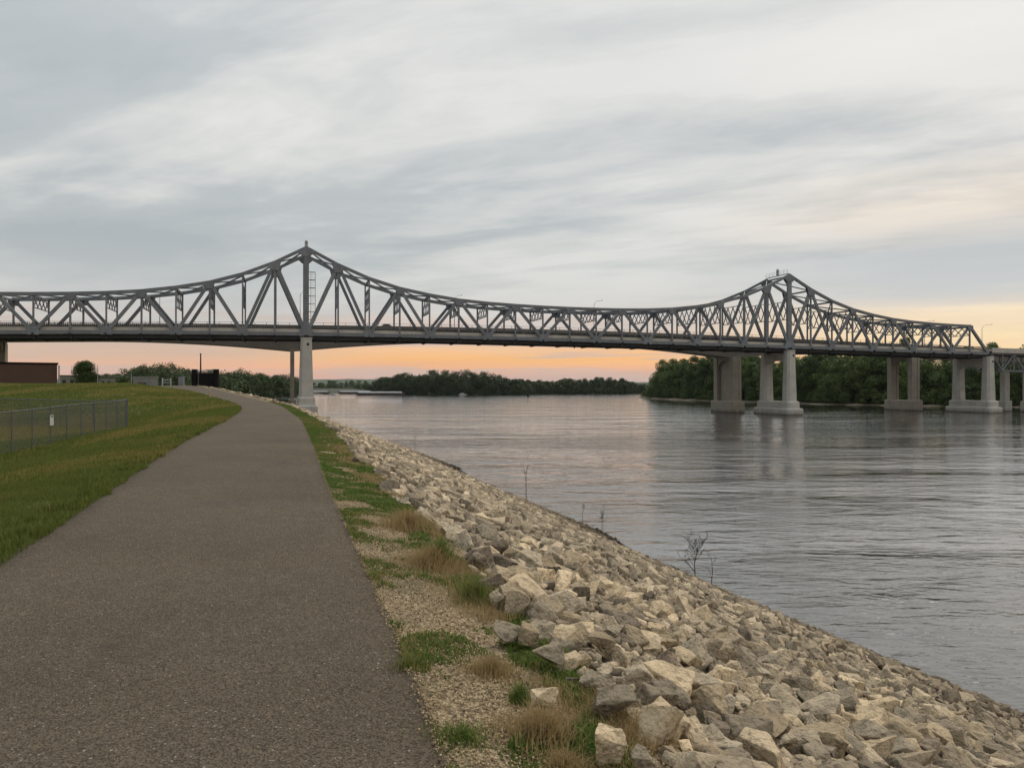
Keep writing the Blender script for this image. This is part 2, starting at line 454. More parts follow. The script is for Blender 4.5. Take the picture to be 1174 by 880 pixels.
def rock_mat(name, light, mid, dark, island=False):
    m, t = material(name)
    g = t.new('ShaderNodeNewGeometry')
    rnd = g.outputs['Random Per Island'] if island else t.new('ShaderNodeObjectInfo').outputs['Random']
    off = t.new('ShaderNodeCombineXYZ')
    t.put(off.inputs[0], t.math('MULTIPLY', rnd, 37.0)); t.put(off.inputs[1], t.math('MULTIPLY', rnd, 91.0))
    src = t.vmath('ADD', t.pos, off.outputs[0])
    n1 = t.noise(src, 3.2, 6, 0.62, 0.3)
    n2 = t.noise(src, 17, 6, 0.68)
    strata = t.noise(t.mapping(t.vmath('ADD', t.obj if not island else t.pos, off.outputs[0]), scale=(1.2, 1.2, 9)), 2.2, 4, 0.6)
    pits = t.voro(src, 42, out='Distance')
    r1 = t.math('FRACT', t.math('MULTIPLY', rnd, 13.7))
    col = t.mix(r1, light, mid)
    col = t.mix(t.rng(n1, 0.44, 0.70, 0, 0.62), col, dark)
    col = t.mix(t.rng(n2, 0.48, 0.66, 0, 0.7), col, (dark[0] * 0.6, dark[1] * 0.58, dark[2] * 0.56, 1))
    col = t.mix(t.rng(strata, 0.55, 0.72, 0, 0.35), col, (light[0] * 0.75, light[1] * 0.66, light[2] * 0.52, 1))
    r2 = t.math('FRACT', t.math('MULTIPLY', rnd, 5.31))
    vv = t.rng(r2, 0, 1, 0.60, 1.42, False)
    cc = t.new('ShaderNodeCombineXYZ')
    for i in range(3): t.put(cc.inputs[i], vv)
    col = t.mix(1.0, col, cc.outputs[0], 'MULTIPLY')
    # silt and algae staining on the stones the river covers in high water
    z = t.new('ShaderNodeSeparateXYZ'); t.put(z.inputs[0], t.pos)
    lvl = t.math('ADD', z.outputs[2], t.math('MULTIPLY', t.math('SUBTRACT', n1, 0.5), 1.6))
    col = t.mix(t.rng(lvl, 3.3, 0.6, 0, 0.78), col, (0.120, 0.094, 0.066, 1))
    col = t.mix(t.rng(lvl, 1.3, 0.5, 0, 0.55), col, (0.065, 0.048, 0.032, 1))
    col = t.mix(t.rng(lvl, 0.5, 0.15, 0, 0.8), col, (0.024, 0.021, 0.015, 1))
    h = t.math('ADD', t.math('MULTIPLY', n2, 0.7), t.math('ADD', t.math('MULTIPLY', n1, 0.9), t.math('MULTIPLY', pits, 0.25)))
    finish(t, col, 0.92, t.bump(h, 1.0, 0.04), spec=0.15)
    return m
M['rock_pale'] = rock_mat('pale limestone', (0.56, 0.445, 0.29, 1), (0.46, 0.37, 0.25, 1), (0.26, 0.21, 0.145, 1))
M['rock_grey'] = rock_mat('grey limestone', (0.41, 0.345, 0.25, 1), (0.33, 0.28, 0.205, 1), (0.16, 0.132, 0.095, 1))
M['rock_brown'] = rock_mat('brown limestone', (0.25, 0.20, 0.145, 1), (0.19, 0.155, 0.12, 1), (0.11, 0.09, 0.07, 1))
M['rock_mass'] = rock_mat('mixed limestone', (0.54, 0.44, 0.305, 1), (0.27, 0.224, 0.165, 1), (0.20, 0.165, 0.12, 1), True)

def bank_mat():
    m, t = material('bank rubble with gap shade')
    v = t.voro(t.pos, 5.0, out='Color')
    s = t.new('ShaderNodeSeparateColor'); t.put(s.inputs[0], v)
    col = t.mix(s.outputs[0], (0.06, 0.05, 0.038, 1), (0.025, 0.021, 0.017, 1))  # darkened so the gaps between stones look shaded
    finish(t, col, 0.95, t.bump(t.voro(t.pos, 5.0), 1.0, 0.15))
    return m
M['bank'] = bank_mat()
def gravel_mat(name, island):
    m, t = material(name)
    if island:
        g = t.new('ShaderNodeNewGeometry').outputs['Random Per Island']
        col = t.ramp(g, [(0.0, (0.09, 0.065, 0.045, 1)), (0.3, (0.24, 0.17, 0.09, 1)), (0.65, (0.37, 0.28, 0.16, 1)), (1.0, (0.50, 0.40, 0.25, 1))])
        finish(t, col, 0.9, t.bump(t.noise(t.pos, 90, 3), 0.4, 0.005))
    else:
        v = t.voro(t.pos, 48.0, out='Color')
        s = t.new('ShaderNodeSeparateColor'); t.put(s.inputs[0], v)
        col = t.ramp(s.outputs[0], [(0.0, (0.08, 0.058, 0.04, 1)), (0.25, (0.21, 0.15, 0.085, 1)), (0.6, (0.34, 0.26, 0.155, 1)), (1.0, (0.46, 0.37, 0.24, 1))])
        n = t.noise(t.pos, 1.1, 5, 0.65)
        col = t.mix(t.rng(n, 0.42, 0.66, 0, 0.75), col, (0.095, 0.085, 0.04, 1))
        finish(t, col, 0.95, t.bump(t.voro(t.pos, 48.0), 0.9, 0.02))
    return m
M['verge'] = gravel_mat('gravel verge', False)
M['stone_chip'] = gravel_mat('stone chip', True)

def water_mat():
    m, t = material('river water')
    a = t.noise(t.mapping(t.pos, scale=(0.42, 0.82, 1), rot=(0, 0, R(8))), 1.0, 4, 0.55, 0.6)
    b = t.noise(t.mapping(t.pos, scale=(1.3, 2.6, 1), rot=(0, 0, R(-6))), 1.0, 4, 0.6, 0.3)
    c = t.noise(t.mapping(t.pos, scale=(0.02, 0.06, 1), rot=(0, 0, R(20))), 1.0, 3, 0.5, 0.5)
    calm = t.rng(c, 0.40, 0.60, 0.35, 1.3)
    zs = t.new('ShaderNodeSeparateXYZ'); t.put(zs.inputs[0], t.pos)
    calm = t.math('MULTIPLY', calm, t.rng(zs.outputs[1], 90, 420, 1.0, 0.55))
    e = t.noise(t.mapping(t.pos, scale=(0.15, 0.31, 1), rot=(0, 0, R(-4))), 1.0, 3, 0.5, 0.8)
    g = t.noise(t.mapping(t.pos, scale=(0.035, 0.095, 1), rot=(0, 0, R(5))), 1.0, 3, 0.5, 0.6)
    h = t.math('ADD', t.math('MULTIPLY', a, 1.0), t.math('MULTIPLY', t.math('MULTIPLY', b, 0.42), calm))
    h = t.math('ADD', h, t.math('MULTIPLY', e, t.math('MULTIPLY', calm, 2.2)))
    h = t.math('ADD', h, t.math('MULTIPLY', g, 3.2))
    nb = t.bump(h, 1.0, 0.085)
    finish(t, (0.030, 0.030, 0.026, 1), 0.03, nb)
    t.p.inputs['IOR'].default_value = 1.42
    t.p.inputs['Coat Weight'].default_value = 0.9
    t.p.inputs['Coat Roughness'].default_value = 0.03
    t.p.inputs['Coat IOR'].default_value = 1.42
    t.l.new(nb, t.p.inputs['Coat Normal'])
    return m
M['water'] = water_mat()

def chainlink():
    m, t = material('chain link wire')
    s = t.new('ShaderNodeSeparateXYZ'); t.put(s.inputs[0], t.obj)
    def wires(sign):
        q = t.math('MULTIPLY', t.math('ADD', s.outputs[0], t.math('MULTIPLY', s.outputs[2], sign)), 1 / 0.075)
        return t.math('LESS_THAN', t.math('FRACT', q), 0.16)
    f = t.math('MAXIMUM', wires(1.0), wires(-1.0))
    finish(t, (0.075, 0.08, 0.085, 1), 0.6)
    tr = t.new('ShaderNodeBsdfTransparent')
    mx = t.new('ShaderNodeMixShader'); t.put(mx.inputs[0], f)
    t.l.new(tr.outputs[0], mx.inputs[1]); t.l.new(t.p.outputs[0], mx.inputs[2]); t.l.new(mx.outputs[0], t.o.inputs[0])
    return m
M['chain'] = chainlink()
M['fence'] = weathered('dull fence pipe', (0.11, 0.115, 0.12, 1), (0.08, 0.083, 0.087, 1), 2.0, 0.6)
def hill_mat():
    m, t = material('wooded hill')
    n = t.noise(t.pos, 0.02, 6, 0.7)
    finish(t, t.mix(t.rng(n, 0.35, 0.65), (0.03, 0.05, 0.025, 1), (0.05, 0.075, 0.035, 1)), 0.95, t.bump(n, 1.0, 12))
    return m
M['hill'] = hill_mat()

# ------------------------------------------------------------------ terrain
YG = np.arange(-14, 2600, 0.5)
def curve(pts, sig=2.2):
    p = np.array(pts, float)
    v = np.interp(YG, p[:, 0], p[:, 1])
    k = np.arange(-16, 17) * 0.5
    g = np.exp(-0.5 * (k / sig) ** 2); g /= g.sum()
    return np.convolve(np.pad(v, 16, mode='reflect', reflect_type='odd'), g, 'valid')
RT = curve([(-14, 4.1), (-8, 2.4), (0, .64), (3.24, -.22), (7, -1.32), (12.2, -2.89), (21.7, -5.58), (39.2, -10.7), (45, -12.7), (52, -15), (60, -17.8),
            (70, -22), (85, -28.7), (105, -38), (128, -49.6), (150, -62), (175, -77), (260, -130), (2600, -400)])
LT = curve([(-14, .6), (-8, -1), (0, -2.8), (7, -4.67), (10.8, -5.96), (21.4, -9.4), (34.4, -13.1), (52, -18.4), (60, -21.2), (66, -23.8),
            (82, -31.5), (105, -42.8), (128, -55.3), (145, -65.8), (175, -84), (260, -137), (2600, -410)])
ST = curve([(-14, 20.8), (-10, 19.5), (0, 17), (10, 14.8), (18.6, 12.4), (22.5, 10.9), (32.7, 7.9), (42.3, 5.2), (55.2, .8), (84, -8.3), (129, -24.4),
            (188, -46), (230, -66), (290, -95), (420, -150), (600, -205), (850, -225), (2600, -350)])
_w = np.random.default_rng(5)
_k = np.interp(YG, np.arange(-14, 2700, 2.3), _w.normal(0, .34, len(np.arange(-14, 2700, 2.3)))) + np.interp(YG, np.arange(-14, 2700, 7.0), _w.normal(0, .4, len(np.arange(-14, 2700, 7.0))))
ST = ST + _k * (YG < 270)
ET = curve([(-14, 6.6), (52, 6.6), (70, 6.85), (85, 7.04), (105, 7.4), (128, 8.0), (150, 8.55), (200, 8.6), (2600, 7)])
HT = curve([(-14, 5.2), (48, 5.3), (62, 5.9), (80, 7.3), (100, 8.45), (116, 8.75), (135, 8.5), (2600, 7)])
VERGE = 1.1
def smooth01(v):
    v = np.clip(v, 0, 1); return v * v * (3 - 2 * v)
def ground(x, y):
    x = np.asarray(x, float); y = np.asarray(y, float)
    r = np.interp(y, YG, RT); l = np.interp(y, YG, LT); s = np.interp(y, YG, ST); e = np.interp(y, YG, ET); h = np.interp(y, YG, HT)
    xe = r + VERGE
    top = e - 0.16
    slope = top * (1 - (x - xe) / (s - xe))
    slope = np.maximum(slope, -3.0)
    d = l - x
    bumpy = 0.12 * np.sin(x * 0.31 + y * 0.12) * np.sin(y * 0.23 + 1.3) * smooth01(d / 6)
    left = e + (h - e) * smooth01(d / 9.5) + bumpy
    z = np.where(x < l, left, np.where(x <= r, e, np.where(x < xe, e - 0.02 - 0.14 * (x - r) / VERGE, slope)))
    return z
def hit(px, py, dz=0.0):
    """where the view ray of a photo pixel meets the ground"""
    u, v = (px - 587) / F, (YH - py) / F
    t = 1.5
    while t < 600:
        if EYE + v * t <= float(ground(u * t, t)) + dz or EYE + v * t <= 0:
            break
        t += 0.02 + t * 0.002
    return u * t, t, EYE + v * t
def grid(name, us, ys, fx, mat, kind='structure', fz=None):
    U, Y = np.meshgrid(us, ys)
    X = fx(U, Y); Z = ground(X, Y) if fz is None else fz(X, Y, U)
    n, m = U.shape
    i = np.arange(n * m).reshape(n, m)
    q = np.stack([i[:-1, :-1], i[:-1, 1:], i[1:, 1:], i[1:, :-1]], -1).reshape(-1, 4)
    o = mesh_np(name, np.stack([X, Y, Z], -1).reshape(-1, 3), q, mat, smooth=True)
    o['kind'] = kind
    return o
ys_near = np.concatenate([np.arange(-12, 30, 0.25), np.arange(30, 90, 0.6), np.arange(90, 262, 1.5)])
rr = lambda Y: np.interp(Y, YG, RT)
ll = lambda Y: np.interp(Y, YG, LT)
ss = lambda Y: np.interp(Y, YG, ST)
ys_path = np.concatenate([np.arange(-12, 30, 0.06), np.arange(30, 90, 0.4), np.arange(90, 200, 1.5)])
jit_r = np.interp(ys_path, np.arange(-14, 210, 0.09), rng.normal(0, 0.012, len(np.arange(-14, 210, 0.09)))) + 0.02 * np.sin(ys_path * 1.7) * np.sin(ys_path * 0.61)
jit_l = np.interp(ys_path, np.arange(-14, 210, 0.12), rng.normal(0, 0.02, len(np.arange(-14, 210, 0.12))))
def path_x(U, Y):
    jr = np.broadcast_to(jit_r[:, None], U.shape); jl = np.broadcast_to(jit_l[:, None], U.shape)
    return (ll(Y) + jl) * (1 - U) + (rr(Y) + jr) * U
def path_z(X, Y, U):
    e = np.interp(Y, YG, ET)
    # a slight crown, and edges that fall to the verge
    z = e + 0.03 - 0.03 * (2 * U - 1) ** 2
    return np.where((U < 0.001) | (U > 0.999), e - 0.06, z)
grid('path', np.array([0, 0.004, 0.1, 0.3, 0.5, 0.7, 0.9, 0.996, 1.0]), ys_path, path_x, M['asphalt'], fz=path_z)
grid('lawn', np.concatenate([[-0.35], np.arange(0, 14, 0.5), np.arange(14, 60, 2), np.arange(60, 420, 20)]), ys_near,
     lambda U, Y: ll(Y) - U, M['lawn'], fz=lambda X, Y, U: np.where(U < 0, np.interp(Y, YG, ET) - 0.03, ground(X, Y) - 0.02 * (U < 0.3)))
grid('gravel_verge', np.linspace(-0.08, 1.25, 9) , ys_near, lambda U, Y: rr(Y) + U * VERGE, M['verge'],
     fz=lambda X, Y, U: np.where(U < 0, np.interp(Y, YG, ET) - 0.05, np.where(U > 1.1, ground(X, Y) + 0.0, ground(X, Y) + 0.012 * np.sin(X * 9) * np.sin(Y * 7))))
grid('river_bank', np.concatenate([np.linspace(0, 1, 24), [1.15, 1.35, 1.6]]), ys_near,
     lambda U, Y: (rr(Y) + VERGE) * (1 - U) + ss(Y) * U, M['bank'], fz=lambda X, Y, U: ground(X, Y) - 0.08 - 0.03 * (U > 0.02))
grid('far_bank_ground', np.array([-25, 0, 12, 40, 120, 400, 1500, 4500]), np.array([255, 290, 340, 420, 520, 640, 850, 1200, 1800, 2600, 5000]),
     lambda U, Y: ss(Y) - U, M['far_ground'], fz=lambda X, Y, U: np.where(U < 0, -2.0, np.where(U < 1, 0.15, np.where(U < 20, 3.0, 6.5))))
# river
mesh_np('river', [(-7000, -400, 0), (9000, -400, 0), (9000, 9000, 0), (-7000, 9000, 0)], np.array([[0, 1, 2, 3]]), M['water'])['kind'] = 'structure'
mesh_np('river_bed', [(-8000, -500, -3.2), (10000, -500, -3.2), (10000, 11000, -3.2), (-8000, 11000, -3.2)], np.array([[0, 1, 2, 3]]), M['far_ground'])['kind'] = 'structure'
def shore_sheet(name, line, inland, mat_edge, mat_top, hgt=1.6):
    """a bank that rises out of the water along a line of points and runs inland"""
    line = np.array(line, float); inl = np.array(inland, float)
    sub = 8
    t = np.linspace(0, len(line) - 1, (len(line) - 1) * sub + 1)
    L = np.stack([np.interp(t, np.arange(len(line)), line[:, k]) for k in (0, 1)], -1)
    I = np.stack([np.interp(t, np.arange(len(inl)), inl[:, k]) for k in (0, 1)], -1)
    wob = rng.normal(0, 0.02, len(t)); prof = [(-0.08, -1.2), (0, 0.0), (0.05, 0.55), (0.13, hgt * 0.8), (0.3, hgt * 1.3), (1, hgt * 1.6)]
    V = []
    for f, z in prof:
        P = L + (I - L) * (f + (wob[:, None] if f < 0.2 else 0))
        V.append(np.column_stack([P, np.full(len(P), z) + (rng.normal(0, 0.1, len(P)) if z > 0.1 else 0)]))
    n = len(t)
    q = np.array([[a * n + i, a * n + i + 1, (a + 1) * n + i + 1, (a + 1) * n + i] for a in range(len(prof) - 1) for i in range(n - 1)])
    o = mesh_np(name, np.concatenate(V), q, mat_edge, smooth=True)
    o.data.materials.append(mat_top)
    for i, p in enumerate(o.data.polygons):
        if i >= 3 * (n - 1): p.material_index = 1
    o['kind'] = 'structure'
    return o
RB = [(99, 604), (99, 560), (112, 480), (135, 420), (152, 372), (172, 345), (205, 322), (240, 300), (300, 278), (420, 250)]
RBI = [(115, 640), (160, 640), (220, 600), (300, 560), (330, 520), (340, 480), (380, 450), (420, 420), (470, 380), (560, 330)]
shore_sheet('right_bank_ground', RB, RBI, M['sand'], M['far_ground'])
ISL = [(-180, 985), (-150, 925), (-95, 905), (-40, 900), (10, 905), (30, 960), (80, 1010), (150, 1030), (190, 1080)]
ISLI = [(-160, 1060), (-120, 1080), (-80, 1100), (-20, 1120), (20, 1130), (60, 1160), (100, 1180), (150, 1180), (185, 1140)]
shore_sheet('island_ground', ISL, ISLI, M['far_ground'], M['far_ground'], 1.0)
# far hills
def hills(name, dist, az0, az1, hfun, seed):
    a = np.radians(np.arange(az0, az1, 0.25))
    V = []; n = len(a)
    base = np.array([hfun(math.degrees(k)) for k in a])
    nz = np.array([mnoise.fractal(Vector((k * 14, seed, 0)), 1.0, 2.0, 5) for k in a])
    H = base * (1 + 0.22 * nz)
    for f, hh in ((0.93, 0.0), (0.96, 0.55), (1.0, 1.0), (1.06, 0.9), (1.15, 0.0)):
        V.append(np.column_stack([np.sin(a) * dist * f, np.cos(a) * dist * f, H * hh + rng.normal(0, 1.2, n) * (hh > 0) - (2 if hh == 0 else 0)]))
    q = np.array([[r * n + i, r * n + i + 1, (r + 1) * n + i + 1, (r + 1) * n + i] for r in range(4) for i in range(n - 1)])
    mesh_np(name, np.concatenate(V), q, M['hill'], smooth=True)['kind'] = 'structure'
mesh_np('far_shore_ground', [(-200, 1780, .4), (1200, 1780, .4), (1500, 3200, 3), (-200, 3200, 3)], np.array([[0, 1, 2, 3]]), M['far_ground'])['kind'] = 'structure'
hills('far_hills', 7000, -62, 62, lambda d: 1.6 * (40 + 14 * math.exp(-((d + 10) / 4.5) ** 2) + 12 * math.exp(-((d + 24) / 7) ** 2)), 2.0)

# ------------------------------------------------------------------ trees
def crown_np(r, height, width, base_f, lobes, leaves, leaf):
    """many leaf faces scattered through overlapping clumps: an uneven outline with gaps"""
    cs = []; 
    for i in range(lobes):
        f = r.uniform(0, 1)
        z = height * (base_f + (1 - base_f) * f)
        env = math.sin(math.pi * min(1, 0.18 + 0.80 * f)) ** 0.75
        a = r.uniform(0, 2 * math.pi); q = math.sqrt(r.uniform(0.05, 1)) * width * 0.5 * env * 0.82
        rad = width * r.uniform(0.15, 0.28) * (0.6 + 0.5 * env)
        cs.append((q * math.cos(a), q * math.sin(a), min(z, height - rad * 0.55), rad))
    cs = np.array(cs)
    wts = cs[:, 3] ** 2; wts /= wts.sum()
    k = r.choice(lobes, leaves, p=wts)
    d = r.normal(0, 1, (leaves, 3)); d /= np.linalg.norm(d, axis=1)[:, None]
    rad = cs[k, 3] * (0.30 + 0.76 * r.uniform(0, 1, leaves) ** 0.6)
    c = cs[k, :3] + d * rad[:, None] * np.array([1, 1, 0.8])
    n = d + r.normal(0, 0.55, (leaves, 3)) + np.array([0, 0, 0.35])
    n /= np.linalg.norm(n, axis=1)[:, None]
    t = np.cross(n, r.normal(0, 1, (leaves, 3))); t /= np.linalg.norm(t, axis=1)[:, None] + 1e-9
    b = np.cross(n, t)
    s = leaf * r.uniform(0.6, 1.35, leaves)[:, None]
    v = np.stack([c - t * s, c - b * s * 0.6, c + t * s, c + b * s * 0.6], 1).reshape(-1, 3)
    return v, np.arange(leaves * 4).reshape(-1, 4)
def trunk_mb(r, height, rad, spread):
    m = MB()
    top = (r.uniform(-.4, .4), r.uniform(-.4, .4), height * 0.72)
    m.tube([(0, 0, -0.4), (0, 0, height * .2), (top[0] * .5, top[1] * .5, height * .45), top], [rad * 1.3, rad, rad * .7, rad * .25], 7)
    for i in range(6):
        z = height * r.uniform(0.22, 0.6); a = r.uniform(0, 6.28); q = spread * r.uniform(.25, .42)
        m.tube([(top[0] * .3, top[1] * .3, z), (q * .5 * math.cos(a), q * .5 * math.sin(a), z + height * .1), (q * math.cos(a), q * math.sin(a), z + height * .24)],
               [rad * .45, rad * .3, rad * .1], 5)
    return m
def make_tree(name, height, width, base_f, lobes, leaves, leaf, seed, mat='leaf'):
    r = np.random.default_rng(seed)
    root = empty(name, (0, 0, 0))
    trunk_mb(r, height, height * 0.02, width).build('trunk', M['bark'], root, smooth=True)
    v, f = crown_np(r, height, width, base_f, lobes, leaves, leaf)
    mesh_np('crown', v, f, M[mat], root)
    return root
protos = [make_tree('cottonwood_tree', 25, 13, 0.10, 40, 9000, 0.36, 21), make_tree('cottonwood_tree', 22, 14, 0.06, 44, 9000, 0.36, 22),
          make_tree('cottonwood_tree', 27, 11.5, 0.14, 38, 9000, 0.36, 23), make_tree('cottonwood_tree', 19, 12, 0.04, 38, 8000, 0.34, 24),
          make_tree('cottonwood_tree', 24, 15, 0.08, 48, 10000, 0.36, 25)]
bushes = [make_tree('bank_bush', 6.5, 8, 0.0, 18, 2600, 0.24, 31), make_tree('bank_bush', 8.5, 7.5, 0.0, 18, 2600, 0.24, 32)]
used = set()
def plant(proto, x, y, z, sc, label, cat, group):
    o = proto if proto.name not in used else copy_thing(proto)
    used.add(proto.name)
    o.location = (x, y, z); o.rotation_euler = (0, 0, rng.uniform(0, 6.28))
    o.scale = (sc * rng.uniform(.92, 1.1), sc * rng.uniform(.92, 1.1), sc)
    tag(o, label, cat, group)
    return o
def along(line, s):
    line = np.array(line, float)
    seg = np.linalg.norm(np.diff(line, axis=0), axis=1); c = np.concatenate([[0], np.cumsum(seg)])
    return np.array([np.interp(s, c, line[:, k]) for k in (0, 1)]), c[-1]
total = along(RB, 0)[1]
TL = ['tall dark leafy tree in the front row of the wood along the right bank',
      'dark leafy tree in the middle row of the wood behind the right bridge piers',
      'dark leafy tree at the back of the wood along the right bank']
for row, (off, step) in enumerate(((12, 8.5), (24, 9.5), (40, 11))):
    s = 4.0
    while s < total - 40:
        p, _ = along(RB, s); q, _ = along(RB, min(s + 2, total)); t = (q - p) / (np.linalg.norm(q - p) + 1e-9)
        nrm = np.array([t[1], -t[0]]);  nrm = -nrm if nrm[1] < 0 else nrm
        nrm = np.array([abs(nrm[0]), nrm[1]])
        pos = p + nrm * (off + rng.uniform(-3, 3))
        u = 882 * pos[0] / pos[1]
        if u < 640:
            sc = rng.uniform(.82, 1.12) * (0.62 if s < 14 else 0.9 if s < 40 else 1.0)
            plant(protos[rng.integers(0, 5)], pos[0], pos[1], 1.6, sc, TL[row], 'tree', 'trees of the wood on the right bank')
        s += step * rng.uniform(.75, 1.25)
s = 2.0
while s < total - 60:
    p, _ = along(RB, s); q, _ = along(RB, s + 2); t = (q - p) / np.linalg.norm(q - p)
    nrm = np.array([abs(t[1]), abs(t[0])])
    pos = p + nrm * rng.uniform(3.5, 11)
    if 882 * pos[0] / pos[1] < 620:
        plant(bushes[rng.integers(0, 2)], pos[0], pos[1], 1.0, rng.uniform(.6, 1.1), 'low green bush at the foot of the trees on the right bank', 'bush', 'bushes along the right bank')
    s += rng.uniform(3, 7)
def at_px(px, y): return (px - 587) / F * y
def wood(name, pts, hmin, hmax, leaves, leaf, label, seed, taper=None):
    r = np.random.default_rng(seed)
    V, Fc, n = [], [], 0
    for (x, y, z, k) in pts:
        h = r.uniform(hmin, hmax) * k
        v, f = crown_np(r, h, h * r.uniform(.75, 1.0), 0.0, 24, leaves, leaf)
        V.append(v + np.array([x, y, z])); Fc.append(f + n); n += len(v)
    o = mesh_np(name, np.concatenate(V), np.concatenate(Fc), M['leaf_far'])
    tag(o, label, 'wood', None, 'stuff')
pts = []
ltot = along(ISL, 0)[1]
IPROF = ([426, 436, 450, 480, 520, 560, 580, 600, 620, 650, 690, 715, 730, 740], [.45, .70, .86, .95, 1.04, .94, .82, .58, .60, .72, .80, .70, .5, .3])
for off, step in ((6, 8), (18, 9), (36, 11)):
    q_ = 0
    while q_ < ltot:
        p, _ = along(ISL, q_)
        px = 587 + F * p[0] / (p[1] + off)
        k = np.interp(px, *IPROF) * rng.uniform(.84, 1.1)
        pts.append((p[0] + rng.uniform(-3, 3), p[1] + off + rng.uniform(-4, 4), 0.6, k)); q_ += step * rng.uniform(.7, 1.3)
        if off < 10: pts.append((p[0] + rng.uniform(-3, 3), p[1] + 3, 0.2, .26 * rng.uniform(.8, 1.3)))
wood('island_wood', pts, 24, 27.5, 1300, 0.8, 'dark green wood covering the low island in mid river', 41)
pts = [(-700 + i * 5.5 + rng.uniform(-4, 4), 1500 + rng.uniform(-60, 160), 1.5, rng.uniform(.75, 1.1)) for i in range(130)]
pts += [(120 + i * 8 + rng.uniform(-4, 4), 1850 + rng.uniform(-60, 120), 1.0, rng.uniform(.6, .85)) for i in range(60)]
ug = []
for off in (16, 32, 50):
    q_ = 2.0
    while q_ < total - 50:
        p, _ = along(RB, q_); q2, _ = along(RB, q_ + 2); t_ = (q2 - p) / np.linalg.norm(q2 - p)
        pos = p + np.array([abs(t_[1]), abs(t_[0])]) * off
        ug.append((pos[0], pos[1], 1.2, rng.uniform(.7, 1.3))); q_ += 4.5
wood('undergrowth', ug, 4.5, 7.5, 420, 0.34, 'dense dark undergrowth beneath the trees on the right bank', 44)
wood('far_shore_wood', pts, 17, 22, 800, 1.0, 'hazy distant wood behind the barges on the left shore', 42)
pts = []
for off, step in ((5, 7), (14, 8), (28, 9), (50, 12)):
    y = 300.0
    while y < 860:
        k = np.interp(y, [300, 420, 520, 620, 860], [.5, .62, .8, 1.0, .9]) * rng.uniform(.8, 1.15)
        pts.append((float(ss(y)) - off - rng.uniform(-2, 3), y, 1.0 + min(2, off * .1), k))
        if off < 10: pts.append((float(ss(y)) - 2, y + 3, 0.2, .38 * rng.uniform(.7, 1.3)))
        y += step * rng.uniform(.8, 1.3) * 1.6
for i in range(170):
    y = rng.uniform(330, 900); pts.append((at_px(rng.uniform(100, 262), y), y, 4, np.interp(y, [330, 900], [.42, 1.05])))
for px in np.arange(108, 335, 2.6):
    y = rng.uniform(470, 580); tp = np.interp(px, [108, 112, 140, 165, 195, 215, 240, 270, 300, 320, 335], [436, 433, 428, 421, 420, 425, 427, 428.5, 430, 434, 438]) + rng.uniform(-1, 2)
    pts.append((at_px(px, y), y, 3.0, ((YH - tp) * y / F + EYE - 3.0) / 17.5))
wood('left_bank_wood', pts, 15, 20, 1100, 0.5, 'dense green wood on the left bank beyond the bridge', 43)

# ------------------------------------------------------------------ bridge frame
TH = math.atan2(0.2747, 0.9616)
AX, AY = -50.4, 188.4
S_END, S0 = 211.0, -73.8
def node_s(k): return 7.38 * k if k < 0 else 7.622 * k if k <= 18 else 137.2 + 7.38 * (k - 18)
CS = np.array([-90, -73.8, -40, 0, 35, 68.6, 105, 137.2, 175, 211, 240, 300.0]); CZ = np.array([19.8, 20.1, 20.75, 21.35, 21.35, 21.05, 20.5, 19.9, 19.45, 19.1, 18.8, 18.2])
_p = np.polyfit(CS, CZ, 4)
def chord_z(s): return float(np.polyval(_p, s))
TOPS = [21.2, 17.3, 14.2, 12.0, 10.6, 9.6, 9.05, 8.75, 8.6, 8.55, 8.5]
def top_h(k):
    j = -k if k < 0 else min(k, 18 - k) if k <= 18 else k - 18
    return TOPS[min(j, 10)]
WID = 11.4
bridge = empty('truss_bridge', (AX, AY, 0), TH)
tag(bridge, 'long grey steel truss bridge with two peaked towers crossing the river', 'bridge')
SM = M['steel']
def bot(k, d): return Vector((node_s(k), d, chord_z(node_s(k))))
def top(k, d): return Vector((node_s(k), d, chord_z(node_s(k)) + top_h(k)))
